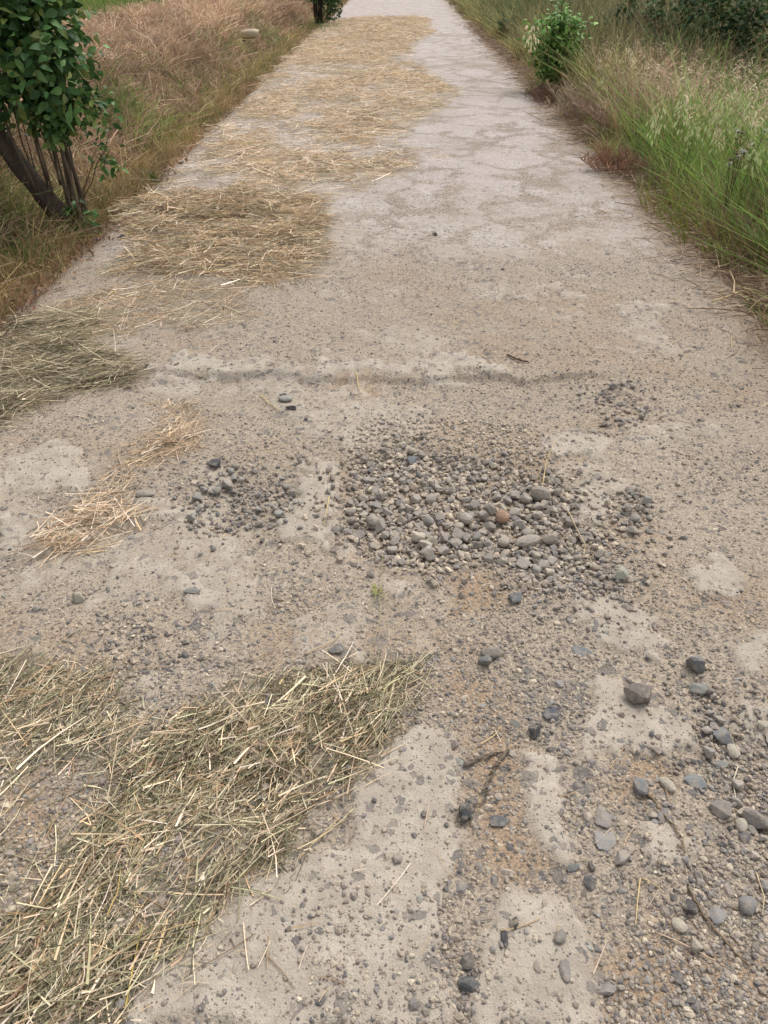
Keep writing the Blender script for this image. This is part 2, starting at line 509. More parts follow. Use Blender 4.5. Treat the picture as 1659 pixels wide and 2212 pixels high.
def hay_density(x, y):
    w = 0.06 * np.clip(y / 3, 0.5, 4)
    nx = x + (fbm(x * 4, y * 4, 91, 5) - 0.5) * 4 * w
    ny = y + (fbm(x * 4, y * 3, 92, 5) - 0.5) * 5 * w
    a = poly_mask(nx, ny, HAY_A, 0.08, 0.3) * (1 - 0.8 * poly_mask(nx, ny, HAY_A_BARE, 0.05, 0.3)) * (0.30 + 0.80 * sm(fbm(x * 6, y * 6, 95, 3), 0.36, 0.6)) * (0.42 + 0.58 * poly_mask(nx, ny, HAY_A_SWATH, 0.06, 0.3))
    c = poly_mask(nx, ny, HAY_C, 0.16, 0.5)
    d = poly_mask(nx, ny, HAY_D, 0.30, 0.8)
    d = d * (0.22 + 0.85 * sm(fbm(x * 1.9, y * 1.5, 96, 4), 0.32, 0.56))
    c = c * (0.45 + 0.6 * sm(fbm(x * 3, y * 2.4, 97, 3), 0.34, 0.55))
    for q in HAY_D_BARE:
        d = d * (1 - 0.95 * poly_mask(nx, ny, q, 0.1, 0.8))
        c = c * (1 - 0.9 * poly_mask(nx, ny, q, 0.1, 0.8))
    b = poly_mask(nx, ny, HAY_B, 0.06, 0.3)
    b2 = poly_mask(nx, ny, HAY_B2, 0.08, 0.4)
    e = poly_mask(nx, ny, HAY_E, 0.09, 0.4) * (0.5 + 0.6 * sm(fbm(x * 5, y * 5, 98, 3), 0.34, 0.6))
    return a, b, b2, c, d, e


def edge_wob(y):
    return (fbm(y * 0.7, y * 0 + 1.7, 61, 3) - 0.5) * 0.35


def masks(x, y):
    """concrete, reddish dirt, aggregate, hay dust at road points"""
    s = np.clip(y / 2.0, 0.4, 3)
    nx = x + (fbm(x * 9, y * 9, 31, 4) - 0.5) * 0.16 * s + (fbm(x * 34, y * 34, 32, 3) - 0.5) * 0.07 * s
    ny = y + (fbm(x * 9, y * 9, 57, 4) - 0.5) * 0.20 * s + (fbm(x * 34, y * 34, 58, 3) - 0.5) * 0.07 * s
    c = np.zeros(x.shape)
    for q in CONC:
        c = np.maximum(c, poly_mask(nx, ny, q, 0.035, 0.4))
    farc = sm(y, 4.1, 5.4) * (0.55 + 0.9 * (fbm(x * 1.6, y * 1.2, 5, 4) - 0.3))
    mid = sm(fbm(x * 3.1, y * 2.6, 8, 4), 0.58, 0.70) * 0.8 * (1 - sm(y, 4.0, 5.0))
    c = np.maximum(c * (1 - 0.4 * sm(y, 2.2, 3.0)), np.maximum(farc, mid * 0.7))
    c = np.maximum(c, 0.9 * np.maximum(poly_mask(nx, ny, CONC[12], 0.03, 0.4), poly_mask(nx, ny, CONC[13], 0.03, 0.4)))
    tr = poly_mask(nx, ny, EDGE_TRACK, 0.12, 0.6)
    c = c * (1 - 0.75 * tr)
    c = np.where(y > 21.5, np.maximum(c, 0.95), c)
    edge = np.maximum(sm(x + edge_wob(y) * 0.8, XR - 0.6, XR - 0.1), sm(-x, -XL - 0.2, -XL))
    c = c * (1 - 0.85 * edge * sm(fbm(x * 3, y * 3, 77, 3), 0.25, 0.6))
    d = np.zeros(x.shape)
    for q in DIRT:
        d = np.maximum(d, poly_mask(nx, ny, q, 0.06, 0.4))
    d = np.maximum(d, 0.5 * sm(fbm(x * 2, y * 2, 3, 4), 0.55, 0.75))
    d = np.maximum(d, 0.95 * sm(x + edge_wob(y) * 0.8, XR - 0.62, XR - 0.15) * sm(fbm(x * 3, y * 2, 78, 3), 0.2, 0.5))
    ag = 0.38 + 0.6 * sm(fbm(x * 2.4, y * 2.4, 41, 4), 0.38, 0.66)
    ag = ag * (1 - 0.8 * sm(y, 4.5, 8)) + 0.0
    ag = ag * (1 - 0.5 * sm(c, 0.4, 0.7) * (1 - sm(y, 2.0, 3.0)))
    led = np.maximum(poly_mask(nx, ny, CONC[12], 0.05, 0.4), poly_mask(nx, ny, CONC[13], 0.05, 0.4))
    ag = np.maximum(ag, 0.95 * led)
    a, b, b2, cc, dd, e = hay_density(x, y)
    dust = np.clip(0.75 * a + 0.6 * b + 0.35 * b2 + 0.7 * cc + 0.45 * dd + 0.35 * e, 0, 0.8)
    return np.clip(c, 0, 1), np.clip(d, 0, 1), np.clip(ag, 0, 1), dust


def road_h(x, y, c=None):
    x = np.asarray(x, float); y = np.asarray(y, float)
    sh = x.shape
    x, y = x.ravel(), y.ravel()
    if c is None:
        c = masks(x, y)[0]
    else:
        c = c.ravel()
    near = 1 - sm(y, 6, 14) * 0.6
    h = 0.012 + 0.010 * (fbm(x * 1.3, y * 1.3, 21, 3) - 0.5) * 2 + near * 0.006 * (fbm(x * 11, y * 11, 22, 3) - 0.5) * 2
    h += near * 0.0035 * (fbm(x * 45, y * 45, 23, 2) - 0.5) * 2 * (1 - 0.85 * c)
    h += 0.011 * sm(c, 0.35, 0.7) * near
    h -= 0.020 * poly_mask(x, y, POT, 0.07, 0.3) + 0.018 * poly_mask(x, y, POT2, 0.06, 0.3) + 0.014 * poly_mask(x, y, GR5, 0.06, 0.3)
    wob = (fbm(x * 5, y * 0 + 3.3, 24, 3) - 0.5) * 0.12
    yl = at(800, 816)[1]
    led = sm(yl + wob - y, -0.010, 0.014) * sm(y, yl - 0.75, yl - 0.05) * sm(x, -1.2, -0.9) * (1 - sm(x, 0.75, 1.2))
    h -= 0.026 * led
    h -= 0.05 * np.maximum(sm(x, XR - 0.06, XR + 0.1), sm(-x, -XL - 0.06, -XL + 0.1))
    return h.reshape(sh)


def bank_h(x, y):
    xl = -x
    lump = (fbm(x * 1.1, y * 0.8, 71, 4) - 0.5) + 0.5 * (fbm(x * 3.2, y * 2.6, 70, 3) - 0.5)
    foot = 2.38 + 0.3 * (fbm(y * 0.35, y * 0 + 9.1, 72, 3) - 0.5)
    crest = 0.70 + 0.10 * (fbm(y * 0.3, y * 0 + 4.1, 73, 3) - 0.5) * 2
    up = 0.85 * sm(xl, foot, foot + 0.9) + 0.15 * sm(xl, foot + 1.0, 4.6)
    dn = sm(xl, 4.7, 5.7)
    return crest * up * (1 - dn * 0.85) + 0.16 * lump * up * (1 - dn) - 0.03


def land_h(x, y):
    x = np.asarray(x, float); y = np.asarray(y, float)
    l = np.maximum(bank_h(x, y), -0.02)
    r = -0.02 + 0.05 * (fbm(x * 1.5, y * 1.5, 75, 3) - 0.4) * sm(x, 2.2, 3.0) - 0.10 * sm(x, 3.0, 5.0)
    return np.where(x < 0, l, r)


# ground: one sheet to the horizon
gx = np.concatenate([-np.geomspace(900, 7, 24), np.linspace(-6.5, -2.2, 44), np.linspace(-1.8, 1.9, 6), np.linspace(2.0, 7, 40), np.geomspace(7.5, 900, 24)])
gy = np.concatenate([-np.geomspace(600, 3, 18), np.linspace(-2.5, 40, 180), np.geomspace(41, 1500, 26)])
GXX, GYY = np.meshgrid(gx, gy)
gz = land_h(GXX, GYY) - 0.015
gz = np.where((GXX > XL + 0.1) & (GXX < XR - 0.1), -0.06, gz)
gz = np.where(GXX < -6.45, np.minimum(gz, 0.05), gz)


def grid_faces(ny, nx):
    i = np.arange(ny - 1)[:, None] * nx + np.arange(nx - 1)[None]
    return np.stack([i, i + 1, i + 1 + nx, i + nx], -1).reshape(-1, 4)


M_SOIL = soil_mat('verge_soil', (96, 80, 60), (124, 104, 80), (150, 128, 98))
o = obj('ground', mesh_data('ground', np.stack([GXX, GYY, gz], -1), grid_faces(len(gy), len(gx)), None, M_SOIL, True))
tag(o, 'brown soil of the verges, banked up on the left side of the road', 'ground', kind='structure')

# road
ys = [0.2]
while ys[-1] < 75:
    ys.append(ys[-1] + 0.0075 * max(1.0, ys[-1] / 2.0) ** 1.35)
rx = np.linspace(XL - 0.1, XR + 0.1, 500)
ry = np.array(ys)
RX, RY = np.meshgrid(rx, ry)
k = sm(np.abs(RX - 0.1), 1.5, 2.05)
RX = RX + edge_wob(RY) * 0.35 * k
mc, md, ma, mdu = masks(RX.ravel(), RY.ravel())
RZ = road_h(RX, RY, mc)
ROAD = obj('road', mesh_data('road', np.stack([RX, RY, RZ], -1), grid_faces(len(ry), len(rx)), np.stack([mc, md, ma, mdu], 1), road_mat(), True))
tag(ROAD, 'worn concrete farm track with sand, gravel and hay lying on it', 'road', kind='structure')


# ------------------------------------------------------------------ blades, tubes, leaves
def norm(v):
    return v / (np.linalg.norm(v, axis=-1, keepdims=True) + 1e-9)


def blades(P, D, L, W, bend, col, tip=None, nseg=2, tube=False, taper=0.85, belly=False):
    """n blades from P along D (length L, width W), bent by the vector bend at the tip"""
    n = len(P)
    L = np.broadcast_to(L, (n,))[:, None]
    W = np.broadcast_to(W, (n,))[:, None]
    side = norm(np.cross(D, norm(rng.normal(0, 1, (n, 3)))))
    rows, cols = [], []
    m = 3 if tube else 2
    nrm = norm(np.cross(D, side))
    for s in range(nseg + 1):
        t = s / nseg
        c = P + D * L * t + bend * t * t
        w = W * (1 - taper * t) * 0.5 if not belly else W * 0.5 * (0.25 + 0.95 * math.sin(math.pi * min(t * 0.9 + 0.12, 1.0)))
        if tube:
            rows.append(np.stack([c + side * w, c - side * w * 0.5 + nrm * w * 0.87, c - side * w * 0.5 - nrm * w * 0.87], 1))
        else:
            rows.append(np.stack([c + side * w, c - side * w], 1))
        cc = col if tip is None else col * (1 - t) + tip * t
        cols.append(np.repeat(cc[:, None], m, 1))
    V = np.stack(rows, 1)                      # n, nseg+1, m, 3
    C = np.stack(cols, 1)
    base = np.arange(n)[:, None, None] * ((nseg + 1) * m) + np.arange(nseg)[None, :, None] * m
    if tube:
        a = np.arange(3)[None, None]
        b = (a + 1) % 3
        F = np.stack([base + a, base + b, base + m + b, base + m + a], -1).reshape(-1, 4)
    else:
        F = np.concatenate([base, base + 1, base + 3, base + 2], -1).reshape(-1, 4)
    return V.reshape(-1, 3), F, C.reshape(-1, 3)


def join(parts):
    Vs, Fs, Cs, o = [], [], [], 0
    quads, tris = [], []
    for V, F, C in parts:
        Vs.append(V); Cs.append(C)
        (quads if F.shape[1] == 4 else tris).append(F + o)
        o += len(V)
    fl = []
    if quads: fl.append(np.concatenate(quads))
    if tris: fl.append(np.concatenate(tris))
    return np.concatenate(Vs), fl, np.concatenate(Cs)


def build(name, parts, mat, parent=None, loc=(0, 0, 0), smooth=False):
    V, F, C = join(parts)
    return obj(name, mesh_data(name, V, F, C, mat, smooth), parent, loc)


def tube(path, radii, col, sides=8, wob=0.0, seed=0):
    path = np.array(path, float)
    radii = np.array(radii, float)
    n = len(path)
    tg = norm(np.gradient(path, axis=0))
    up = np.array([0.3, 0.9, 0.1])
    s = norm(np.cross(tg, up))
    b = np.cross(tg, s)
    an = np.arange(sides) / sides * 2 * math.pi
    r = radii[:, None] * (1 + wob * (hash2(np.arange(n)[:, None] * np.ones((1, sides)), np.ones((n, 1)) * np.arange(sides)[None], seed + 5) - 0.5))
    V = path[:, None] + r[..., None] * (np.cos(an)[None, :, None] * s[:, None] + np.sin(an)[None, :, None] * b[:, None])
    i = np.arange(n - 1)[:, None] * sides
    a = np.arange(sides)[None]
    c = (a + 1) % sides
    F = np.stack([i + a, i + c, i + sides + c, i + sides + a], -1).reshape(-1, 4)
    V = V.reshape(-1, 3)
    V = np.concatenate([V, path[:1], path[-1:]])
    cap0 = np.stack([np.full(sides, len(V) - 2), c[0], a[0], a[0]], 1)[:, :3]
    l = (n - 1) * sides
    cap1 = np.stack([np.full(sides, len(V) - 1), l + a[0], l + c[0]], 1)
    C = np.tile(np.asarray(col, float)[:3], (len(V), 1))
    return [(V, F, C), (V, cap0, C), (V, cap1, C)]


def tube_obj(name, path, radii, col, mat, parent=None, loc=(0, 0, 0), sides=8, wob=0.0):
    (V, F, C), (_, c0, _), (_, c1, _) = tube(path, radii, col, sides, wob, int(rng.integers(999)))
    return obj(name, mesh_data(name, V, [F, np.concatenate([c0, c1])], C, mat, True), parent, loc)


def curve_path(p0, p1, n, amp, seed=None):
    t = np.linspace(0, 1, n)[:, None]
    p0, p1 = np.array(p0, float), np.array(p1, float)
    w = np.cumsum(rng.normal(0, 1, (n, 3)), 0)
    w -= w[:1] + (w[-1:] - w[:1]) * t
    return p0 + (p1 - p0) * t + w * amp


LEAF_T = np.array([0, 0.20, 0.45, 0.74, 1.0])
LEAF_W = np.array([0.03, 0.37, 0.48, 0.31, 0.0])


def leaves(P, D, Up, L, Wr, col, fold=0.28, droop=0.25):
    """folded elliptical leaves: P base, D along, Up leaf normal"""
    n = len(P)
    D = norm(D)
    S = norm(np.cross(D, Up))
    N = np.cross(S, D)
    L = np.broadcast_to(L, (n,))[:, None, None, None]
    t = LEAF_T[None, :, None, None]
    w = (LEAF_W * Wr)[None, :, None, None]
    sgn = np.array([-1, 0, 1])[None, None, :, None]
    V = P[:, None, None] + L * (D[:, None, None] * (t - 0.08 * t * t) + S[:, None, None] * w * sgn
                                + N[:, None, None] * (np.abs(sgn) * w * fold - droop * t * t))
    b = np.arange(n)[:, None, None] * 15 + np.arange(4)[None, :, None] * 3 + np.arange(2)[None, None]
    F = np.stack([b, b + 1, b + 4, b + 3], -1).reshape(-1, 4)
    C = np.repeat(col[:, None], 15, 1).reshape(-1, 3)
    return V.reshape(-1, 3), F, C


# ------------------------------------------------------------------ stones
def ico(sub):
    import bmesh
    bm = bmesh.new()
    bmesh.ops.create_icosphere(bm, subdivisions=sub, radius=1.0)
    bm.verts.ensure_lookup_table()
    V = np.array([v.co[:] for v in bm.verts])
    F = np.array([[v.index for v in f.verts] for f in bm.faces])
    bm.free()
    return norm(V), F


ICO = {k: ico(k) for k in (1, 2, 3)}


def rot_mats(n, tilt=0.5):
    a = U(0, 2 * math.pi, n)
    rx, ry_ = rng.normal(0, tilt, n), rng.normal(0, tilt, n)
    ca, sa, cx, sx, cy, sy = np.cos(a), np.sin(a), np.cos(rx), np.sin(rx), np.cos(ry_), np.sin(ry_)
    z, o1 = np.zeros(n), np.ones(n)
    Rz = np.stack([ca, -sa, z, sa, ca, z, z, z, o1], 1).reshape(n, 3, 3)
    Rx = np.stack([o1, z, z, z, cx, -sx, z, sx, cx], 1).reshape(n, 3, 3)
    Ry = np.stack([cy, z, sy, z, o1, z, -sy, z, cy], 1).reshape(n, 3, 3)
    return Rz @ Ry @ Rx


def stone_proto(level, planes=9, round_=0.25):
    D, F = ICO[level]
    i = np.arange(planes) + 0.5
    ph, th = np.arccos(1 - 2 * i / planes), math.pi * (1 + 5 ** 0.5) * i
    N = np.stack([np.cos(th) * np.sin(ph), np.sin(th) * np.sin(ph), np.cos(ph)], 1)
    N = norm(N + rng.normal(0, 0.33, (planes, 3))) @ rot_mats(1, 1.0)[0].T
    off = U(0.5, 1.05, planes)
    r = np.min(np.where(D @ N.T > 0.05, off / np.maximum(D @ N.T, 0.05), 9), 1)
    r = np.minimum(r, 1.3)
    r = r * (1 - round_) + round_ * 0.95
    V = D * r[:, None] * np.array([U(0.9, 1.25), U(0.75, 1.0), U(0.5, 0.8)])
    return V / np.abs(V[:, :2]).max(), F


PROTO1 = [stone_proto(1, 9, 0.2) for _ in range(20)]
PROTO2 = [stone_proto(3, 7, 0.0) for _ in range(30)]
PROTOE = [stone_proto(2, 7, 0.0) for _ in range(24)]
PROTO2R = [stone_proto(2, 14, 0.6) for _ in range(10)]

SLATE, DARK, GREYB, TAN, CREAM, PURP, GREEN = (134, 129, 125), (104, 100, 98), (152, 141, 129), (172, 157, 139), (190, 177, 156), (142, 130, 122), (136, 134, 126)
RUST = (164, 118, 78)


def stone_batch(x, y, z, s, col, protos, tilt=0.4):
    n = len(x)
    k = rng.integers(0, len(protos), n)
    R = rot_mats(n, tilt)
    out = []
    for i, (V, F) in enumerate(protos):
        q = np.where(k == i)[0]
        if not len(q):
            continue
        W = np.einsum('nij,vj->nvi', R[q], V) * s[q][:, None, None] + np.stack([x[q], y[q], z[q]], 1)[:, None]
        FF = F[None] + (np.arange(len(q)) * len(V))[:, None, None]
        out.append((W.reshape(-1, 3), FF.reshape(-1, 3), np.repeat(col[q], len(V), 0)))
    return out


def scatter(poly, n, pad=0.0):
    lo, hi = poly.min(0), poly.max(0)
    xs, ys_ = [], []
    got = 0
    while got < n:
        x, y = U(lo[0], hi[0], n * 2), U(lo[1], hi[1], n * 2)
        kk = poly_sd(x, y, poly) > -pad
        xs.append(x[kk]); ys_.append(y[kk]); got += kk.sum()
    return np.concatenate(xs)[:n], np.concatenate(ys_)[:n]


# loose gravel nobody could count, sizes as half widths in metres
gp = []
for poly, n, lo, hi, pal, lift in (
        (POT, 4200, 0.004, 0.016, (GREYB, GREYB, SLATE, TAN, PURP, TAN, CREAM), 0.006),
        (POT2, 520, 0.004, 0.011, (GREYB, SLATE, TAN, SLATE, DARK, GREEN), 0.005),
        (GR3, 150, 0.006, 0.016, (PURP, SLATE, GREYB, TAN), 0.003),
        (GR4, 70, 0.006, 0.016, (SLATE, GREYB, TAN, GREEN), 0.003),
        (GR5, 900, 0.003, 0.010, (GREYB, SLATE, TAN, TAN, PURP, DARK), 0.003),
        (GR6, 300, 0.003, 0.008, (TAN, TAN, GREYB, SLATE, GREYB, PURP), 0.002),
        (GR7, 160, 0.004, 0.010, (SLATE, TAN, CREAM, DARK), 0.002),
        (GR8, 200, 0.004, 0.013, (SLATE, GREYB, TAN, DARK, GREYB), 0.002),
        (GR9, 1100, 0.003, 0.010, (GREYB, TAN, SLATE, CREAM), 0.002),
        (GR10, 350, 0.004, 0.014, (GREYB, SLATE, PURP), 0.002)):
    x, y = scatter(poly, n, 0.02)
    j = rng.normal(0, 0.09, (2, n)) * (rng.random(n) < 0.55)
    x, y = x + j[0], y + j[1]
    s = lo + (hi - lo) * rng.random(n) ** 1.8
    z = road_h(x, y) + s * 0.25 + U(0, lift, n)
    gp += stone_batch(x, y, z, s, pick(pal, n, 0.95), PROTOE if hi > 0.012 else PROTO1)
# thin scatter over the whole sandy part of the road
n = 110000
px, py = U(-40, 1700, n), 560 + 1680 * rng.random(n) ** 0.9
x, y = at(px, py)
kk = (x > XL + 0.05) & (x < XR - 0.02)
x, y = x[kk], y[kk]
c, d, a, du = masks(x, y)
dens = (0.25 + 1.1 * sm(fbm(x * 3, y * 3, 44, 4), 0.42, 0.68)) * (1 - 0.8 * sm(c, 0.4, 0.6)) * (1 - 0.6 * du)
kk = rng.random(len(x)) < dens
x, y, c = x[kk], y[kk], c[kk]
n = len(x)
s = 0.0016 + 0.0058 * rng.random(n) ** 3.2 + 0.009 * (rng.random(n) < 0.02) * rng.random(n)
gp += stone_batch(x, y, road_h(x, y, c) + s * 0.15, s, pick((GREYB, TAN, TAN, CREAM, SLATE, PURP, DARK, GREYB), n, 0.9, 0.15), PROTO1)
o = build('loose_gravel', gp, M_STONE)
tag(o, 'loose gravel and pebbles strewn over the sandy parts of the road', 'gravel', kind='stuff')

# broken aggregate set into the road surface
n = 7500
px, py = U(-40, 1700, n), 560 + 1680 * rng.random(n)
x, y = at(px, py)
c, d, a, du = masks(x, y)
kk = (x > XL + 0.1) & (x < XR - 0.1) & (rng.random(n) < a * (0.8 - 0.45 * sm(c, 0.4, 0.6)))
x, y, c = x[kk], y[kk], c[kk]
n = len(x)
s = 0.005 + 0.015 * rng.random(n) ** 2.2
col = pick((SLATE, SLATE, DARK, PURP, GREYB, GREYB, GREEN, TAN), n, 0.9)
ap = stone_batch(x, y, road_h(x, y, c) - s * 0.42, s, col, PROTOE, 0.3)
o = build('embedded_aggregate', ap, M_STONE)
tag(o, 'dark broken aggregate set in the worn concrete of the road', 'aggregate', kind='stuff')

# single stones
STONES = 0


def add_stone(px, py, w, h, color, label, group=None, proto=None, name='stone', sink=0.25, rot=None, flat=0.6, xy=None, size=None):
    """w, h: size in frame units as the photograph shows it"""
    global STONES
    STONES += 1
    if xy is None:
        x, y = at(px, py)
        sx = size_at(px, py, w) / 2
        asp = h / w
    else:
        x, y = xy
        sx, asp = size
    V, F = proto if proto is not None else (PROTO2[rng.integers(len(PROTO2))] if rng.random() < 0.9 else PROTO2R[rng.integers(len(PROTO2R))])
    V = V.copy()
    a = U(0, 6.28) if rot is None else rot
    ca, sa = math.cos(a), math.sin(a)
    V = V @ np.array([[ca, -sa, 0], [sa, ca, 0], [0, 0, 1]]).T
    V[:, :2] /= np.abs(V[:, :2]).max(0)
    hz = flat * sx * min(asp, 1.0) * 1.1
    V[:, 2] *= hz / np.abs(V[:, 2]).max()
    V[:, 0] *= sx
    V[:, 1] *= sx * asp * 1.15
    z = float(road_h(np.array([x]), np.array([y]))[0]) if abs(x) < 2.1 else float(land_h(np.array([x]), np.array([y]))[0])
    V[:, 2] += hz * (1 - sink)
    C = np.tile(lin(np.minimum(np.array(color) * 0.6 + np.mean(color) * 0.4 + np.array([10, 8, 5]), np.array([172, 162, 146])), 0.86) * (1 + rng.normal(0, 0.08)), (len(V), 1))
    o = obj(name, mesh_data(name, V, F, C, M_STONE, False), None, (float(x), float(y), z))
    return tag(o, label, 'stone', group)


R_ = lambda: PROTO2R[rng.integers(len(PROTO2R))]
for args in (
    (1005, 1772, 38, 40, (66, 72, 80), 'blocky dark slate stone at the tip of the broken sticks', dict(flat=1.0, sink=0.15)),
    (1078, 1782, 46, 24, (88, 90, 96), 'flat dark stone with a pale patch, just right of the blocky slate stone', dict(flat=0.3, sink=0.5)),
    (1012, 2138, 54, 28, (62, 70, 78), 'large dark oval stone alone at the bottom of the road', dict(proto=R_(), flat=0.8, sink=0.2)),
    (1009, 2088, 32, 36, (92, 88, 86), 'brownish dark upright stone right above the large dark oval stone', dict(flat=0.6)),
    (1087, 2042, 15, 36, (52, 54, 62), 'slim black stone pressed flat into the pale concrete patch', dict(proto=R_(), flat=0.5)),
    (1107, 2010, 20, 24, (50, 50, 55), 'slanting black sliver of stone above the slim black one', dict(flat=0.5)),
    (1206, 2042, 30, 28, (112, 108, 104), 'grey round-edged stone on the right part of the concrete patch', dict(proto=R_(), flat=0.5)),
    (1217, 2110, 26, 46, (108, 104, 104), 'long pointed grey stone set into the lower right of the concrete patch', dict(flat=0.3, sink=0.5)),
    (1376, 1525, 66, 42, (112, 102, 96), 'rough brown lump of stone on the pale concrete patch', dict(flat=0.95, sink=0.1)),
    (1050, 1438, 38, 28, (100, 104, 108), 'squat grey stone below the brown elongated stone', dict(flat=0.9, sink=0.15)),
    (1062, 1422, 52, 26, (124, 114, 104), 'brown elongated stone lying against the squat grey stone', dict(proto=R_(), flat=0.7)),
    (1497, 1450, 44, 40, (108, 108, 110), 'grey angular boulder-like stone, upper of the pair near the right edge', dict(flat=0.9, sink=0.1)),
    (1505, 1497, 42, 34, (116, 122, 120), 'greenish grey stone, lower of the pair near the right edge', dict(flat=0.7, sink=0.2)),
    (1528, 1500, 26, 24, (120, 112, 108), 'small brownish stone touching the greenish grey stone', dict(flat=0.7)),
    (1192, 1553, 46, 38, (84, 92, 106), 'flat blue-grey stone set in the sand above the sticks', dict(flat=0.25, sink=0.5)),
    (1153, 1593, 28, 26, (66, 70, 76), 'small black cube-like stone below the flat blue-grey stone', dict(flat=0.9)),
    (1252, 1415, 52, 32, (104, 110, 118), 'wide flat bluish stone level with the road surface', dict(flat=0.25, sink=0.5)),
    (1439, 1707, 32, 34, (186, 176, 156), 'pale round pebble like a coin', dict(proto=R_(), flat=0.5)),
    (1380, 1717, 34, 34, (120, 122, 126), 'grey stone at the top end of the long brown twig', dict(flat=0.8)),
    (1495, 1697, 52, 34, (110, 118, 124), 'flat slate-coloured slab with pale scuffs', dict(flat=0.25, sink=0.45)),
    (1548, 1655, 58, 20, (114, 122, 122), 'long flat greenish stone above the slate-coloured slab', dict(flat=0.4)),
    (1558, 1595, 44, 44, (108, 114, 120), 'big bluish stone at the top of the pebble bed on the right', dict(flat=0.6)),
    (1582, 1627, 30, 34, (160, 148, 130), 'smooth tan pebble right below the big bluish stone', dict(proto=R_(), flat=0.7)),
    (1557, 1762, 52, 38, (122, 112, 106), 'rounded brown stone in the lower left of the pebble bed', dict(flat=0.8, sink=0.15)),
    (1630, 1782, 66, 44, (112, 106, 102), 'largest brown stone of the pebble bed, beside a yellowish one', dict(flat=0.7, sink=0.15)),
    (1598, 1790, 28, 32, (206, 184, 148), 'yellowish stone touching the largest brown stone', dict(flat=0.7)),
    (1302, 1775, 44, 54, (128, 118, 114), 'flat purplish stone to the left of the long twig', dict(flat=0.25, sink=0.45)),
    (1303, 1820, 50, 48, (126, 124, 124), 'flat grey five-sided stone below the purplish one', dict(flat=0.22, sink=0.5)),
    (1430, 1770, 44, 36, (112, 106, 112), 'dark layered flake of stone beside the long twig', dict(flat=0.3, sink=0.4)),
    (1404, 1770, 20, 22, (206, 168, 132), 'orange-tinted pebble beside the dark layered flake', dict(flat=0.7)),
    (1340, 1866, 38, 32, (140, 130, 122), 'speckled stone left of the pale patch by the twig', dict(flat=0.7)),
    (1235, 1885, 30, 18, (96, 98, 102), 'narrow grey stone beside a small black stone', dict(proto=R_(), flat=0.6)),
    (1273, 1882, 18, 20, (70, 72, 80), 'small black stone beside the narrow grey one', dict(flat=0.8)),
    (1271, 1916, 26, 32, (84, 86, 92), 'dark stone with blunt ends above the concrete patch', dict(flat=0.5)),
    (1485, 1978, 30, 36, (74, 72, 74), 'black rough stone halfway along the lower twig', dict(flat=0.8)),
    (1545, 1988, 42, 38, (116, 114, 116), 'grey stone right of the lower twig', dict(flat=0.4)),
    (1606, 1968, 40, 36, (120, 118, 118), 'grey stone near the bent straw at the right edge', dict(flat=0.8)),
    (1496, 2053, 34, 32, (176, 174, 170), 'whitish crumbly stone below the lower twig', dict(flat=0.8)),
    (1462, 2012, 32, 28, (188, 164, 144), 'pinkish tan pebble left of the whitish crumbly stone', dict(proto=R_(), flat=0.7)),
    (1307, 2149, 42, 24, (120, 112, 112), 'brownish stone at the edge of the bottom sand', dict(flat=0.6)),
    (1458, 2122, 28, 26, (84, 86, 94), 'dark blue stone in the bottom sand', dict(flat=0.7)),
    (1166, 1076, 44, 36, (150, 138, 124), 'large light brown stone on the far right of the gravel pothole', dict(proto=R_(), flat=0.9, sink=0.0)),
    (1084, 1127, 32, 28, (172, 120, 84), 'rust-orange stone in the middle of the gravel pothole', dict(proto=R_(), flat=0.9, sink=-0.2)),
    (1140, 1176, 58, 32, (156, 142, 128), 'widest pale brown stone in the gravel pothole', dict(proto=R_(), flat=0.7, sink=-0.1)),
    (1087, 1178, 26, 22, (196, 178, 140), 'yellowish round pebble in the gravel pothole', dict(proto=R_(), flat=0.9, sink=-0.3)),
    (890, 998, 24, 28, (84, 98, 112), 'blue stone at the far rim of the gravel pothole', dict(flat=0.9)),
    (1335, 1258, 38, 34, (150, 158, 166), 'pale blue chipped stone right of the gravel pothole', dict(flat=0.7)),
    (1115, 1302, 36, 30, (94, 100, 108), 'blue-grey angular stone just below the gravel pothole', dict(flat=0.5)),
    (617, 867, 34, 20, (140, 146, 148), 'pale grey stone of the three lying together left of centre', dict(flat=0.6)),
    (630, 887, 30, 12, (60, 60, 62), 'flat black stone of the three lying together left of centre', dict(flat=0.8)),
    (610, 857, 18, 10, (72, 72, 76), 'small dark stone of the three lying together left of centre', dict(flat=0.9)),
    (467, 1014, 36, 22, (72, 74, 82), 'black glossy stone beside the thin trail of straw', dict(flat=0.8)),
    (172, 1302, 32, 24, (158, 164, 166), 'whitish block of stone alone on the left side', dict(flat=0.9)),
    (412, 1289, 48, 22, (104, 106, 104), 'long grey-green stone flat in the left of the road', dict(flat=0.3, sink=0.4)),
    (730, 1412, 40, 32, (92, 92, 94), 'dark trapezoid stone above the near hay', dict(flat=0.3, sink=0.4)),
    (264, 523, 16, 10, (62, 62, 66), 'small black pebble on bare concrete beside the hay heap', dict(flat=0.9)),
    (940, 517, 14, 9, (58, 58, 62), 'tiny black stone alone on the far pale concrete', dict(flat=0.9)),
    (315, 1077, 48, 22, (140, 130, 120), 'brown stone under the thin trail of straw', dict(flat=0.6))):
    add_stone(*args[:6], **args[6])
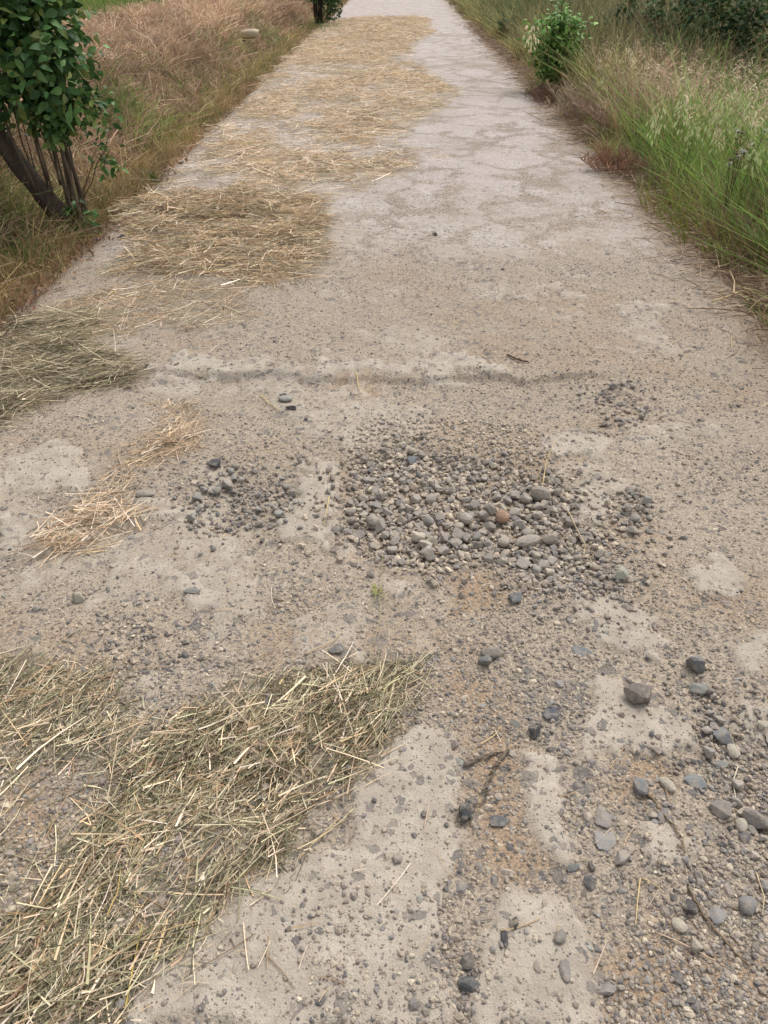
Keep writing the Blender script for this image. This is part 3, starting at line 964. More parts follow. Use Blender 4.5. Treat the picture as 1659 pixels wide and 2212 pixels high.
# pale rock on the foot of the bank
rx_, ry_ = at(541, 122, 0.0)
V, F = stone_proto(3, 10, 0.35)
V = V * np.array([0.2, 0.17, 0.2])
o = obj('rock', mesh_data('rock', V, F, lin((214, 198, 170)), M_STONE, True), None, (float(rx_), float(ry_), float(land_h(np.array([rx_]), np.array([ry_]))[0]) + 0.19))
tag(o, 'pale cream rock lying in the grass at the foot of the bank', 'rock')


def pack(poly, n, lo, hi, pal, labeler, group, lift=0.0, tries=6000, bias=None):
    pts = []
    x, y = scatter(poly, tries)
    s = lo + (hi - lo) * rng.random(tries) ** 1.3
    if bias is not None:
        s *= bias(x, y)
    for i in range(tries):
        if all((x[i] - q[0]) ** 2 + (y[i] - q[1]) ** 2 > (0.80 * (s[i] + q[2])) ** 2 for q in pts):
            pts.append((x[i], y[i], s[i]))
            if len(pts) >= n:
                break
    cols = [pal[k] for k in rng.integers(0, len(pal), len(pts))]
    for (xx, yy, ss), cc in zip(pts, cols):
        o = add_stone(0, 0, 0, 0, cc, labeler(xx, yy, cc), group, xy=(xx, yy), size=(ss, U(0.62, 0.95)), flat=U(0.65, 0.95), sink=U(0.0, 0.35))
        o.location.z += lift
        o.rotation_euler = (rng.normal(0, 0.25), rng.normal(0, 0.25), U(0, 6.28))


def tone(c):
    return {SLATE: 'slate grey', DARK: 'nearly black', GREYB: 'grey-brown', TAN: 'tan', CREAM: 'cream', PURP: 'purplish brown', GREEN: 'greenish grey'}[c]


pmid = POT.mean(0)


def lab_pot(x, y, c):
    w = 'along the far rim' if y > pmid[1] + 0.16 else ('along the near rim' if y < pmid[1] - 0.16 else ('on the left side' if x < pmid[0] - 0.1 else ('on the right side' if x > pmid[0] + 0.22 else 'in the middle')))
    return f'{tone(c)} stone {w} of the big gravel pothole'


pack(POT, 176, 0.013, 0.026, (GREYB, GREYB, SLATE, PURP, TAN, GREYB), lab_pot, 'stones filling the big gravel pothole', 0.004,
     bias=lambda x, y: 1.08 - 0.45 * sm(y, pmid[1] + 0.02, pmid[1] + 0.3))
pack(POT2, 20, 0.011, 0.022, (SLATE, GREYB, GREEN, SLATE), lambda x, y, c: f'{tone(c)} stone in the small gravel hollow left of the big pothole', 'stones in the small gravel hollow', 0.006)
pack(GR4, 8, 0.013, 0.022, (SLATE, GREYB, GREEN), lambda x, y, c: f'{tone(c)} stone of the cluster on the right of the gravel pothole', 'stones in the right-hand cluster', 0.003)
pack(GR3, 9, 0.011, 0.020, (PURP, GREYB, SLATE), lambda x, y, c: f'{tone(c)} stone in the dark gravel patch far right of the ledge', 'stones in the dark gravel patch', 0.003)
pack(GR5, 28, 0.009, 0.017, (GREYB, SLATE, TAN, PURP, GREYB), lambda x, y, c: f'{tone(c)} stone in the pebble bed at the right edge of the picture', 'stones in the pebble bed', 0.003)
print('single stones', STONES)

# ------------------------------------------------------------------ hay
HAYC = {
    'gold': ((228, 203, 158), (210, 180, 134), (240, 220, 180), (186, 154, 112), (164, 134, 98), (220, 194, 140)),
    'pale': ((238, 219, 186), (228, 205, 170), (218, 192, 156), (244, 230, 202), (202, 172, 138)),
    'green': ((204, 198, 154), (180, 176, 130), (220, 212, 168), (150, 148, 108), (228, 220, 180), (134, 130, 98)),
    'dull': ((176, 162, 132), (150, 138, 110), (204, 188, 152), (124, 112, 90), (216, 198, 162)),
    'dust': ((120, 116, 84), (146, 140, 102), (100, 96, 70), (188, 182, 146), (136, 126, 96))}
HAYC = {k_: tuple(tuple((0.92 * c + 0.08 * sum(p) / 3) * w for c, w in zip(p, (1.0, 0.98, 1.0))) for p in v_) for k_, v_ in HAYC.items()}


def straw(poly, n, ln, wd, ang, spread, uni, pals, thick, didx, tubes=True, nseg=3, k=1.0, gate=1.0):
    x, y = scatter(poly, int(n * 1.6), 0.05)
    d = hay_density(x, y)[didx]
    kk = rng.random(len(x)) < np.clip(d * gate * 0.9, 0, 1)
    x, y, d = x[kk][:n], y[kk][:n], d[kk][:n]
    m = len(x)
    L = ln[0] + (ln[1] - ln[0]) * rng.random(m) ** 1.6
    a = np.where(rng.random(m) < uni, U(0, 6.283, m), rng.normal(math.radians(ang), math.radians(spread), m))
    clump = fbm(x * 7, y * 7, 83, 3)
    lay = rng.random(m) ** 0.8 * thick * d * (0.4 + 1.2 * sm(clump, 0.3, 0.7))
    tilt = rng.normal(0, 0.13, m) * (0.4 + lay / max(thick, 1e-4))
    D = np.stack([np.cos(a) * np.cos(tilt), np.sin(a) * np.cos(tilt), np.sin(tilt)], 1)
    z = road_h(x, y) + 0.003 + lay
    P = np.stack([x, y, z], 1) - D * (L * 0.5)[:, None]
    P[:, 2] = np.maximum(P[:, 2], z - lay + 0.001)
    bd = rng.normal(0, 1, (m, 3)) * np.array([1, 1, 0.25]) * (L * (0.11 if tubes else 0.18) * np.exp(rng.normal(0, 0.75, m)).clip(0, 4))[:, None]
    endz = P[:, 2] + D[:, 2] * L + bd[:, 2]
    bd[:, 2] += np.maximum(0, (z - lay + 0.002) - endz)
    pal = [c for p in pals for c in HAYC[p]]
    col = pick(pal, m, k, 0.22)
    W = U(wd[0], wd[1], m)
    if tubes:
        h = m * 3 // 5
        return [blades(P[:h], D[:h], L[:h], W[:h] * 0.9, bd[:h], col[:h], None, nseg, True, 0.3),
                blades(P[h:], D[h:], L[h:], W[h:] * 1.5, bd[h:], col[h:], None, nseg, False, 0.75)]
    return [blades(P, D, L, W, bd, col, None, nseg, False, 0.4)]


def chaff(poly, n, didx, pal, k=0.8):
    x, y = scatter(poly, n, 0.08)
    d = hay_density(x, y)[didx]
    kk = rng.random(n) < d
    x, y = x[kk], y[kk]
    m = len(x)
    a = U(0, 6.283, m)
    t = rng.normal(0, 0.35, m)
    D = np.stack([np.cos(a) * np.cos(t), np.sin(a) * np.cos(t), np.sin(t)], 1)
    L = 0.004 + 0.034 * rng.random(m) ** 2
    P = np.stack([x, y, road_h(x, y) + U(0.002, 0.010, m)], 1)
    return blades(P, D, L, U(0.0012, 0.003, m), np.zeros((m, 3)), pick([c for p in pal for c in HAYC[p]], m, k), None, 1, False, 0.5)


o = build('hay', straw(HAY_A, 7600, (0.02, 0.17), (0.0013, 0.0042), 55, 30, 0.28, ('green', 'gold', 'green', 'dull', 'pale', 'dust', 'dust'), 0.018, 0, k=0.97) + [chaff(HAY_A, 42000, 0, ('dust', 'dust', 'green', 'pale'))], M_STRAW)
tag(o, 'greenish and golden hay spread across the near left corner of the road', 'hay', kind='stuff')
o = build('hay', straw(HAY_B, 5200, (0.05, 0.28), (0.0016, 0.0034), 22, 30, 0.25, ('dull', 'green', 'dull', 'dust', 'dull'), 0.045, 1) + [chaff(HAY_B, 9000, 1, ('dull', 'dust'))], M_STRAW)
tag(o, 'dull grey-green hay bundle at the left edge of the picture', 'hay', kind='stuff')
o = build('hay', straw(HAY_B2, 800, (0.04, 0.25), (0.0016, 0.0032), 15, 50, 0.4, ('dull', 'gold', 'pale'), 0.012, 2) + [chaff(HAY_B2, 3000, 2, ('dull', 'pale'))], M_STRAW)
tag(o, 'thin scatter of hay between the big heap and the left bundle', 'hay', kind='stuff')
o = build('hay', straw(HAY_C, 12500, (0.05, 0.30), (0.0022, 0.0046), 5, 55, 0.35, ('gold', 'pale', 'gold', 'green', 'dull', 'dull'), 0.06, 3, k=1.0), M_STRAW)
tag(o, 'thick golden hay heap reaching from the tree to the middle of the road', 'hay', kind='stuff')
o = build('hay', straw(HAY_D, 46000, (0.06, 0.30), (0.0030, 0.0056), 10, 55, 0.75, ('pale', 'pale', 'pale', 'gold', 'green', 'dull'), 0.05, 4, False, 3, 1.05), M_STRAW)
tag(o, 'pale hay carpet covering the left half of the road far away', 'hay', kind='stuff')
o = build('hay', straw(HAY_E, 1300, (0.03, 0.18), (0.0015, 0.0034), 50, 45, 0.4, ('dull', 'pale', 'gold', 'pale'), 0.02, 5), M_STRAW)
tag(o, 'thin trail of golden straw leading to the stony patch on the left', 'hay', kind='stuff')

# straws strewn singly over the road and the dead stalks along the right edge
n = 420
px, py = U(0, 1500, n), 560 + 1600 * rng.random(n)
x, y = at(px, py)
kk = (x > XL + 0.1) & (x < XR - 0.1) & (rng.random(n) < np.where(x < -0.1, 0.9, 0.28))
x, y = x[kk], y[kk]
n = len(x)
a, L = U(0, 6.283, n), 0.02 + 0.11 * rng.random(n) ** 2
D = np.stack([np.cos(a), np.sin(a), np.zeros(n)], 1)
P = np.stack([x, y, road_h(x, y) + 0.006], 1)
parts = [blades(P, D, L, U(0.0016, 0.003, n), rng.normal(0, 1, (n, 3)) * np.array([1, 1, 0.0]) * (L * 0.12)[:, None], pick(HAYC['pale'] + HAYC['gold'], n, 0.8), None, 3, True, 0.2)]
o = build('scattered_straw', parts, M_STRAW)
tag(o, 'short bits of straw strewn singly over the bare road', 'straw', kind='stuff')

n = 24000
y = 2.6 + 22 * rng.random(n) ** 1.5 ** 1.0
x = XR + rng.normal(-0.12, 0.2, n) + edge_wob(y) * 0.4
x = np.where(x < XR - 0.25, x + 0.3 * rng.random(n), x)
a, L = rng.normal(0.2, 0.9, n), 0.06 + 0.32 * rng.random(n) ** 2
t = rng.normal(0.02, 0.1, n)
D = np.stack([np.cos(a) * np.cos(t), np.sin(a) * np.cos(t), np.sin(t)], 1)
hz = np.where(x < XR, road_h(np.clip(x, -2, XR - 0.06), y), land_h(x, y))
P = np.stack([x, y, np.maximum(hz, -0.02) + U(0.004, 0.035, n)], 1)
o = build('dead_stalks', [blades(P, D, L, U(0.003, 0.0065, n), rng.normal(0, 1, (n, 3)) * (L * 0.15)[:, None] * np.array([1, 1, 0.2]),
                                 pick(((176, 152, 122), (150, 124, 100), (200, 176, 142), (124, 100, 82), (142, 112, 92)), n, 0.85), None, 3, False, 0.5)], M_STRAW)
tag(o, 'dead brown stalks and litter along the right edge of the road', 'litter', kind='stuff')


# single straws and sticks that stand out
def lying(name, pts, r, color, label, cat, lift=0.006, mat=M_STRAW, wob=0.2):
    if mat is M_BARK:
        wob, r, lift = 0.6, r * 0.82, lift * 0.6
    pts = np.array(pts, float)
    tt = np.linspace(0, 1, len(pts))
    ti = np.linspace(0, 1, max(10, 6 * len(pts)))
    qx, qy = np.interp(ti, tt, pts[:, 0]), np.interp(ti, tt, pts[:, 1])
    x, y = at(qx, qy)
    z = np.maximum.accumulate(road_h(x, y)) * 0 + road_h(x, y)
    z = np.convolve(np.pad(z, 2, 'edge'), np.ones(5) / 5, 'valid') + r + lift
    if mat is M_BARK:
        q_ = rng.normal(0, 0.0016, (2, len(x)))
        x, y = x + q_[0], y + q_[1]
    P = np.stack([x, y, z], 1)
    b = P[len(P) // 2].copy()
    b[2] -= r + lift
    o = tube_obj(name, P - b, r * np.linspace(1.0, 0.6, len(P)), lin(color, 0.85), mat, None, tuple(b), 6, wob)
    return tag(o, label, cat)


TW = (122, 110, 96)
lying('stick', [(1000, 1666), (1040, 1648), (1086, 1636)], 0.0052, TW, 'short dark stick, upper of the crossed pair on the sand', 'stick', mat=M_BARK)
lying('stick', [(1096, 1630), (1065, 1675), (1040, 1722)], 0.006, TW, 'thick broken stick pointing down at the blocky slate stone', 'stick', mat=M_BARK)
lying('stick', [(1052, 1718), (1046, 1742), (1012, 1756)], 0.003, TW, 'thin bent stick behind the blocky slate stone', 'stick', mat=M_BARK)
lying('twig', [(1388, 1718), (1420, 1755), (1448, 1800), (1466, 1830), (1472, 1862)], 0.0035, (142, 124, 100), 'long curved twig beside the grey stones on the right', 'twig', mat=M_BARK)
lying('twig', [(1478, 1925), (1510, 1985), (1560, 2045), (1608, 2100)], 0.0038, (138, 120, 98), 'long straight twig running to the lower right corner', 'twig', mat=M_BARK)
lying('twig', [(1095, 775), (1125, 787), (1140, 790)], 0.006, (98, 80, 64), 'dark twig lying on the ledge of the broken slab', 'twig', mat=M_BARK)
lying('twig', [(190, 845), (240, 838), (300, 830)], 0.0045, (84, 72, 52), 'dark stem sticking out of the left hay bundle', 'twig', 0.05, mat=M_BARK)
ST = (222, 196, 140)
lying('straw', [(1379, 1908), (1372, 1960), (1368, 2012)], 0.0016, ST, 'golden straw lying upright in the picture, right of the concrete patch', 'straw')
lying('straw', [(1383, 1908), (1410, 1922), (1424, 1932)], 0.0011, ST, 'short pale straw forking from the top of the golden one', 'straw')
lying('straw', [(1593, 1658), (1582, 1690), (1588, 1735)], 0.0014, (236, 222, 196), 'white bent straw on the pebble bed', 'straw')
lying('straw', [(1628, 1895), (1644, 1950), (1640, 1990)], 0.0013, (220, 200, 160), 'thin bent straw at the right border of the picture', 'straw')
lying('straw', [(1036, 1620), (1064, 1600), (1082, 1578)], 0.0014, ST, 'bent straw on the reddish sand above the sticks', 'straw')
lying('straw', [(1170, 1062), (1178, 1010), (1196, 978)], 0.0022, (206, 180, 130), 'long straw leaning over the far right of the gravel pothole', 'straw', 0.03)
lying('straw', [(712, 1090), (706, 1120), (700, 1145)], 0.0022, ST, 'straw on bare sand between the two gravel holes', 'straw')
lying('straw', [(770, 815), (776, 840), (780, 850)], 0.0026, ST, 'straw on the reddish dirt just below the slab ledge', 'straw')
lying('straw', [(562, 850), (580, 870), (602, 888)], 0.0022, ST, 'straw to the left of three dark stones', 'straw')
lying('straw', [(1218, 1110), (1240, 1150), (1262, 1190), (1258, 1215)], 0.0016, (214, 190, 144), 'curved straw across the right rim of the pothole', 'straw', 0.03)
lying('straw', [(1300, 320), (1370, 345), (1430, 375), (1462, 402)], 0.005, (204, 178, 138), 'long pale reed lying along the right verge', 'straw', 0.02)
lying('straw', [(1535, 665), (1580, 650), (1600, 640), (1659, 668)], 0.005, (210, 186, 144), 'pale bent stalk at the right edge of the track', 'straw', 0.02)
lying('straw', [(1580, 652), (1582, 625), (1572, 600)], 0.005, (206, 180, 136), 'pale stalk rising from the bent stalk on the right', 'straw', 0.03)
lying('straw', [(240, 2000), (262, 1950), (268, 1900)], 0.0016, (206, 176, 110), 'yellow straw on top of the near hay', 'straw', 0.03)
lying('straw', [(640, 1855), (700, 1818), (764, 1764)], 0.0016, (232, 212, 168), 'long pale straw poking from the near hay over the concrete', 'straw', 0.008)
lying('straw', [(500, 1932), (560, 1945), (612, 1962)], 0.0016, (206, 204, 160), 'greenish straw poking out below the near hay', 'straw', 0.006)
lying('straw', [(660, 1427), (720, 1400), (742, 1372)], 0.0016, (196, 168, 126), 'bent straw just above the near hay', 'straw', 0.006)
lying('straw', [(275, 2190), (290, 2110), (312, 2010)], 0.0018, (204, 180, 96), 'yellow straw across the lower edge of the near hay', 'straw', 0.012)
lying('straw', [(575, 2075), (610, 2110), (640, 2150)], 0.0014, (150, 132, 110), 'faint brown straw on the bottom concrete', 'straw', 0.003)

# small withered weed on the sand
wx, wy = at(822, 1290)
wz = float(road_h(np.array([wx]), np.array([wy]))[0])
parts = []
for (qx, qy) in ((828, 1215), (790, 1325), (785, 1345), (800, 1440), (845, 1310), (760, 1262), (850, 1335)):
    ex, ey = at(qx, qy)
    pth = curve_path((0, 0, 0.01), (ex - wx, ey - wy, 0.012), 8, 0.004)
    pth[:, 2] = np.abs(pth[:, 2]) + 0.006
    parts += tube(pth, np.full(8, 0.0012), lin((186, 176, 130)), 4)
n = 16
a = U(0, 6.28, n)
D = np.stack([np.cos(a), np.sin(a), U(0.1, 0.8, n)], 1)
parts.append(leaves(U(-0.02, 0.02, (n, 3)) * np.array([1, 1, 0]) + np.array([0, 0, 0.008]), D, np.tile([0, 0, 1.0], (n, 1)), U(0.01, 0.025, n), 0.5, pick(((140, 146, 84), (176, 170, 110)), n)))
o = build('withered_weed', parts, M_SOFT, None, (float(wx), float(wy), wz))
tag(o, 'small withered weed with thin runners below the gravel pothole', 'weed')

# ------------------------------------------------------------------ grass
def grass(x, y, L, W, col, lean=0.35, drift=(0, 0), nseg=2, tip=None, curl=0.35, z=None, taper=0.85):
    n = len(x)
    a = U(0, 6.283, n)
    l = np.abs(rng.normal(0, lean, n))
    D = norm(np.stack([np.cos(a) * l + drift[0], np.sin(a) * l + drift[1], np.ones(n)], 1))
    b = np.stack([np.cos(a) * curl, np.sin(a) * curl, -0.3 * curl * np.ones(n)], 1) * L[:, None] * rng.random((n, 1))
    zz = land_h(x, y) - 0.01 if z is None else z
    P = np.stack([x, y, zz], 1)
    return blades(P, D, L, W, b, col, tip, nseg, False, taper)


def mixcol(w, a, b):
    return a * (1 - w[:, None]) + b * w[:, None]


# dry brome on the bank; more blades near the camera
n = 95000
y = 3.0 + 42 * rng.random(n) ** 1.7
x = -U(2.2, 5.9, n)
h = bank_h(x, y)
up = sm(-x, 2.2, 2.65)
kk = rng.random(n) < 0.35 + 0.65 * up
x, y, up = x[kk], y[kk], up[kk]
n = len(x)
v = fbm(x * 1.3, y * 0.9, 33, 4)
dry = pick(((228, 196, 162), (212, 178, 146), (238, 210, 176), (194, 158, 130), (220, 186, 154), (172, 140, 116)), n, 0.82)
gold = pick(((212, 186, 132), (192, 170, 118), (178, 164, 108), (200, 178, 124)), n, 0.75)
brn = pick(((156, 128, 106), (140, 116, 96), (170, 140, 116), (150, 138, 100)), n, 0.9)
grn = pick(((140, 152, 88), (156, 164, 96), (124, 140, 78)), n, 0.8)
col = mixcol(np.clip(sm(v, 0.50, 0.64) * 0.8 + 0.6 * sm(-x, 3.3, 2.6), 0, 0.9), dry, brn)
col = np.where((rng.random(n) < (1 - up) * 0.85)[:, None], gold, col)
gm = sm(fbm(x * 1.8, y * 1.2, 35, 3), 0.5, 0.66) * (1 - sm(-x, 2.6, 3.4))
col = np.where((rng.random(n) < gm * 0.6)[:, None], grn, col)
L = U(0.06, 0.22, n) * (0.4 + 1.3 * sm(fbm(x * 5.5, y * 4.5, 36, 3), 0.35, 0.65))
col = col * (0.72 + 0.5 * sm(fbm(x * 7, y * 6, 38, 2), 0.3, 0.7))[:, None]  # tone per clump, with the dark gaps between clumps painted in
tipc = np.clip(col * 1.2, 0, 0.92)  # lit blade tips painted as a lighter colour
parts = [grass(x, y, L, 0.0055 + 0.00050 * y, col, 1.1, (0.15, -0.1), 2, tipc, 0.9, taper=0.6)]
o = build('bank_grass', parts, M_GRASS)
tag(o, 'dry reddish-brown grass covering the bank left of the road', 'grass', kind='stuff')

# low verge between bank and road, left
n = 26000
y = 2.4 + 36 * rng.random(n) ** 1.6
x = -(1.88 + 0.52 * rng.random(n)) + edge_wob(y) * 0.5
v = fbm(x * 1.5, y * 0.8, 37, 4)
grn = pick(((140, 152, 84), (158, 164, 96), (120, 138, 76), (174, 170, 100)), n, 0.72)
gold = pick(((204, 178, 126), (186, 160, 116), (170, 144, 106), (206, 180, 136)), n, 0.72)
red = pick(((168, 126, 104), (150, 110, 92), (184, 142, 116)), n, 0.85)
gr = sm(v, 0.40, 0.64) * 0.5 * np.clip(0.5 + 0.06 * y, 0.5, 1.0)
col = np.where((rng.random(n) < gr)[:, None], grn, gold)
edge = sm(x, -2.25, -1.95)
col = np.where((rng.random(n) < edge * 0.5)[:, None], red, col)
L = U(0.04, 0.18, n) * (1 - 0.55 * edge)
parts = [grass(x, y, L, 0.0045 + 0.00040 * y, col * (0.75 + 0.45 * sm(fbm(x * 8, y * 6, 38, 2), 0.3, 0.7))[:, None], 0.6, (0.05, 0), 2, None, 0.6)]
o = build('verge_grass', parts, M_GRASS)
tag(o, 'olive and golden verge grass between the bank and the road', 'grass', kind='stuff')

# taller green and straw-coloured tufts around the tree foot
n = 9000
x, y = -U(2.0, 4.2, n), U(2.8, 6.6, n)
kk = fbm(x * 2.2, y * 2.2, 39, 3) > 0.45
x, y = x[kk], y[kk]
n = len(x)
col = np.where((rng.random(n) < 0.45)[:, None], pick(((104, 122, 62), (124, 134, 74), (86, 104, 54)), n, 0.7), pick(((176, 148, 108), (150, 120, 90), (190, 164, 122)), n, 0.75))
parts = [grass(x, y, U(0.12, 0.34, n), 0.004, col, 0.45, (0.1, 0), 3, None, 0.6)]
o = build('tuft_grass', parts, M_GRASS)
tag(o, 'taller mixed green and dry grass around the foot of the leaning tree', 'grass', kind='stuff')

# fallen leaves
n = 420
y = U(3.0, 7.5, n)
x = -1.98 - np.abs(rng.normal(0, 0.28, n)) + 0.12
a = U(0, 6.283, n)
D = np.stack([np.cos(a), np.sin(a), rng.normal(0, 0.25, n)], 1)
P = np.stack([x, y, np.maximum(land_h(x, y), np.where(x > XL, road_h(np.maximum(x, XL + 0.06), y), -1)) + U(0.008, 0.05, n)], 1)
Up = norm(np.stack([rng.normal(0, 0.4, n), rng.normal(0, 0.4, n), np.ones(n)], 1))
o = build('fallen_leaves', [leaves(P, D, Up, U(0.025, 0.055, n), 0.6, pick(((144, 108, 84), (124, 94, 76), (166, 130, 100), (110, 86, 72), (140, 116, 94)), n, 0.75), 0.4, 0.3)], M_SOFT)
tag(o, 'reddish-brown fallen leaves along the left road edge below the tree', 'leaf litter', kind='stuff')

# green corn field beyond the bank
n = 60000
y = 8 + 45 * rng.random(n) ** 1.4
x = -(5.6 + 22 * rng.random(n) ** 1.5)
v = fbm(x * 0.5, y * 0.4, 43, 3)
col = mixcol(sm(v, 0.35, 0.65), pick(((92, 126, 62), (108, 140, 70), (76, 110, 58)), n, 0.7), pick(((150, 170, 84), (168, 184, 96), (138, 160, 80)), n, 0.75))
parts = [grass(x, y, U(0.4, 0.8, n), 0.012, col, 0.18, (0, 0), 2, None, 0.35)]
o = build('field_crop', parts, M_GRASS)
tag(o, 'green field crop growing beyond the bank', 'crop', kind='stuff')

# right verge
n = 125000
y = 3.4 + 40 * rng.random(n) ** 1.75
x = XR - 0.22 + edge_wob(y) * 0.6 + 9.0 * rng.random(n) ** 1.7
off = x - (XR - 0.22) - 0.35 * (fbm(y * 1.4, x * 0.5, 49, 3) - 0.5)
v = fbm(x * 0.9, y * 0.7, 47, 4)
v2 = fbm(x * 1.4 + 9, y * 1.0, 48, 4)
green = pick(((132, 168, 88), (150, 184, 100), (114, 150, 78), (170, 192, 112)), n, 0.95)
olive = pick(((156, 164, 100), (176, 176, 116), (136, 148, 88), (192, 184, 132)), n, 0.95)
pink = pick(((210, 184, 156), (190, 166, 140), (218, 198, 166), (172, 148, 124)), n, 0.95)
brown = pick(((164, 138, 110), (144, 120, 96), (182, 154, 124)), n, 0.85)
# near: green; middle strip about 8 to 11 m: pink-brown; far: olive
wg = np.clip(sm(8.6 - y + (v - 0.5) * 5 + (off - 0.9) * 1.4, -0.8, 1.2), 0, 1)
wp = np.exp(-((y - 9.0) / 1.3) ** 2) * np.exp(-((off - 1.1) / 0.5) ** 2) * 0.9
r = rng.random(n)
col = np.where((r < wg)[:, None], green, olive)
col = np.where((rng.random(n) < np.clip(wp, 0, 0.6))[:, None], pink, col)
col = np.where((rng.random(n) < 0.25 * sm(v2, 0.45, 0.65))[:, None], brown, col)
lowdry = sm(off, 0.55, 0.1)
col = np.where((rng.random(n) < lowdry * 0.6)[:, None], brown * 1.1, col)
L = U(0.25, 0.85, n) * (0.36 + 1.1 * sm(fbm(x * 3.2, y * 2.6, 45, 3), 0.3, 0.68)) * (0.12 + 0.88 * sm(off, 0.02, 0.55)) * np.where(y > 11, 0.85, 1.0)
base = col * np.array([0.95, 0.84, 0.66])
cl = (0.50 + 0.75 * sm(fbm(x * 5, y * 4, 46, 3), 0.34, 0.62))[:, None]  # clump contrast: the shadowy gaps in the weeds are put into the colour
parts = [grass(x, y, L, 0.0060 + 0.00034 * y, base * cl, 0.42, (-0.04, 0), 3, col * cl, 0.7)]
o = build('tall_grass', parts, M_GRASS)
tag(o, 'tall mixed green, olive and pinkish grass on the right verge', 'grass', kind='stuff')


# rank weeds further back on the right
n = 42000
y = 10.0 + 28 * rng.random(n) ** 1.4
x = XR + 0.15 + 9.0 * rng.random(n) ** 1.2
v = fbm(x * 0.8, y * 0.6, 147, 4)
col = mixcol(sm(v, 0.35, 0.62), pick(((96, 112, 66), (112, 126, 74), (84, 100, 58), (124, 134, 84)), n, 0.8), pick(((158, 140, 104), (140, 124, 92), (172, 156, 116), (128, 112, 84)), n, 0.85))
L = U(0.4, 1.0, n) * (0.5 + 0.9 * sm(fbm(x * 1.8, y * 1.4, 148, 3), 0.3, 0.7)) * (0.5 + 0.5 * sm(x, XR + 0.1, XR + 0.8))
cl = (0.65 + 0.55 * sm(fbm(x * 4, y * 3, 149, 2), 0.3, 0.7))[:, None]
o = build('rank_weeds', [grass(x, y, L, 0.014 + 0.0004 * y, col * cl * 0.8, 0.4, (0, 0), 3, col * cl, 0.7)], M_GRASS)
tag(o, 'rank olive and brown weeds filling the back of the right verge', 'weeds', kind='stuff')


# fine dry plumes over the right verge and the bank
def plumes(x, y, h0, col, n_sp, sl, sw):
    m = len(x)
    P0 = np.stack([x, y, land_h(x, y)], 1)
    a = U(0, 6.283, m)
    ln = U(0.1, 0.35, m)
    D = norm(np.stack([np.cos(a) * ln, np.sin(a) * ln, np.ones(m)], 1))
    b = np.stack([np.cos(a), np.sin(a), np.zeros(m)], 1) * (h0 * 0.18)[:, None]
    out = [blades(P0, D, h0, 0.003, b, col * 0.9, None, 3, False, 0.5)]
    for k in range(n_sp):
        t = U(0.62, 1.0, m)
        Q = P0 + D * (h0 * t)[:, None] + b * (t * t)[:, None]
        aa = U(0, 6.283, m)
        dd = norm(np.stack([np.cos(aa), np.sin(aa), rng.normal(0.1, 0.5, m)], 1))
        out.append(blades(Q, dd, sl * U(0.6, 1.3, m), sw, np.tile([0, 0, -0.03], (m, 1)) * U(0.3, 1.2, (m, 1)), col * U(0.9, 1.15, (m, 1)), None, 2, False, 0.2, True))
    return out


n = 700
y = rng.normal(9.2, 1.6, n); x = XR + 0.45 + np.abs(rng.normal(0.4, 0.5, n))
o = build('brome_plumes', plumes(x, y, U(0.4, 0.75, n), pick(((214, 188, 160), (196, 166, 146), (232, 216, 186), (190, 156, 142)), n, 1.15), 8, 0.055, 0.007), M_GRASS)
tag(o, 'pinkish dry brome plumes standing in the middle of the right verge', 'grass', kind='stuff')

# ------------------------------------------------------------------ wild oats
def oat_proto(col_s, col_h):
    t = thing('wild_oat', 'wild oat', 'wild oat', (0, 0, 0))
    h = U(0.72, 0.95)
    pth = curve_path((0, 0, 0), (U(-0.06, 0.06), U(-0.06, 0.06), h), 8, 0.006)
    pth[-1] += np.array([U(-0.05, 0.05), U(-0.05, 0.05), -0.02])
    tube_obj('stalk', pth, np.linspace(0.0032, 0.0016, 8), col_s, M_GRASS, t, sides=4)
    n = 14
    tt = U(0.66, 1.0, n)
    Q = np.stack([np.interp(tt, np.linspace(0, 1, 8), pth[:, i]) for i in range(3)], 1)
    a = U(0, 6.283, n)
    arm = norm(np.stack([np.cos(a), np.sin(a), U(0.2, 0.7, n)], 1))
    al = U(0.03, 0.08, n)
    ar = blades(Q, arm, al, 0.0018, np.tile([0, 0, -0.03], (n, 1)), np.tile(lin(col_h, 0.8), (n, 1)), None, 3, False, 0.3)
    tipp = Q + arm * al[:, None] + np.array([0, 0, -0.03])
    dn = norm(np.stack([np.cos(a) * 0.35, np.sin(a) * 0.35, -np.ones(n)], 1))
    sp = blades(tipp, dn, U(0.034, 0.052, n), 0.015, np.zeros((n, 3)), np.tile(lin(col_h, 1.05), (n, 1)) * U(0.9, 1.1, (n, 1)), None, 4, True, 0, True)
    build('seed_head', [ar, sp], M_GRASS, t)
    m = 4
    z = U(0.05, 0.4, m)
    a = U(0, 6.283, m)
    D = norm(np.stack([np.cos(a) * 0.6, np.sin(a) * 0.6, np.ones(m)], 1))
    P = np.stack([np.zeros(m), np.zeros(m), z], 1)
    build('leaf_blades', [blades(P, D, U(0.2, 0.35, m), 0.008, np.stack([np.cos(a), np.sin(a), -np.ones(m)], 1) * 0.10, np.tile(lin((132, 148, 78), 0.7), (m, 1)), None, 4, False, 0.8)], M_GRASS, t)
    return t


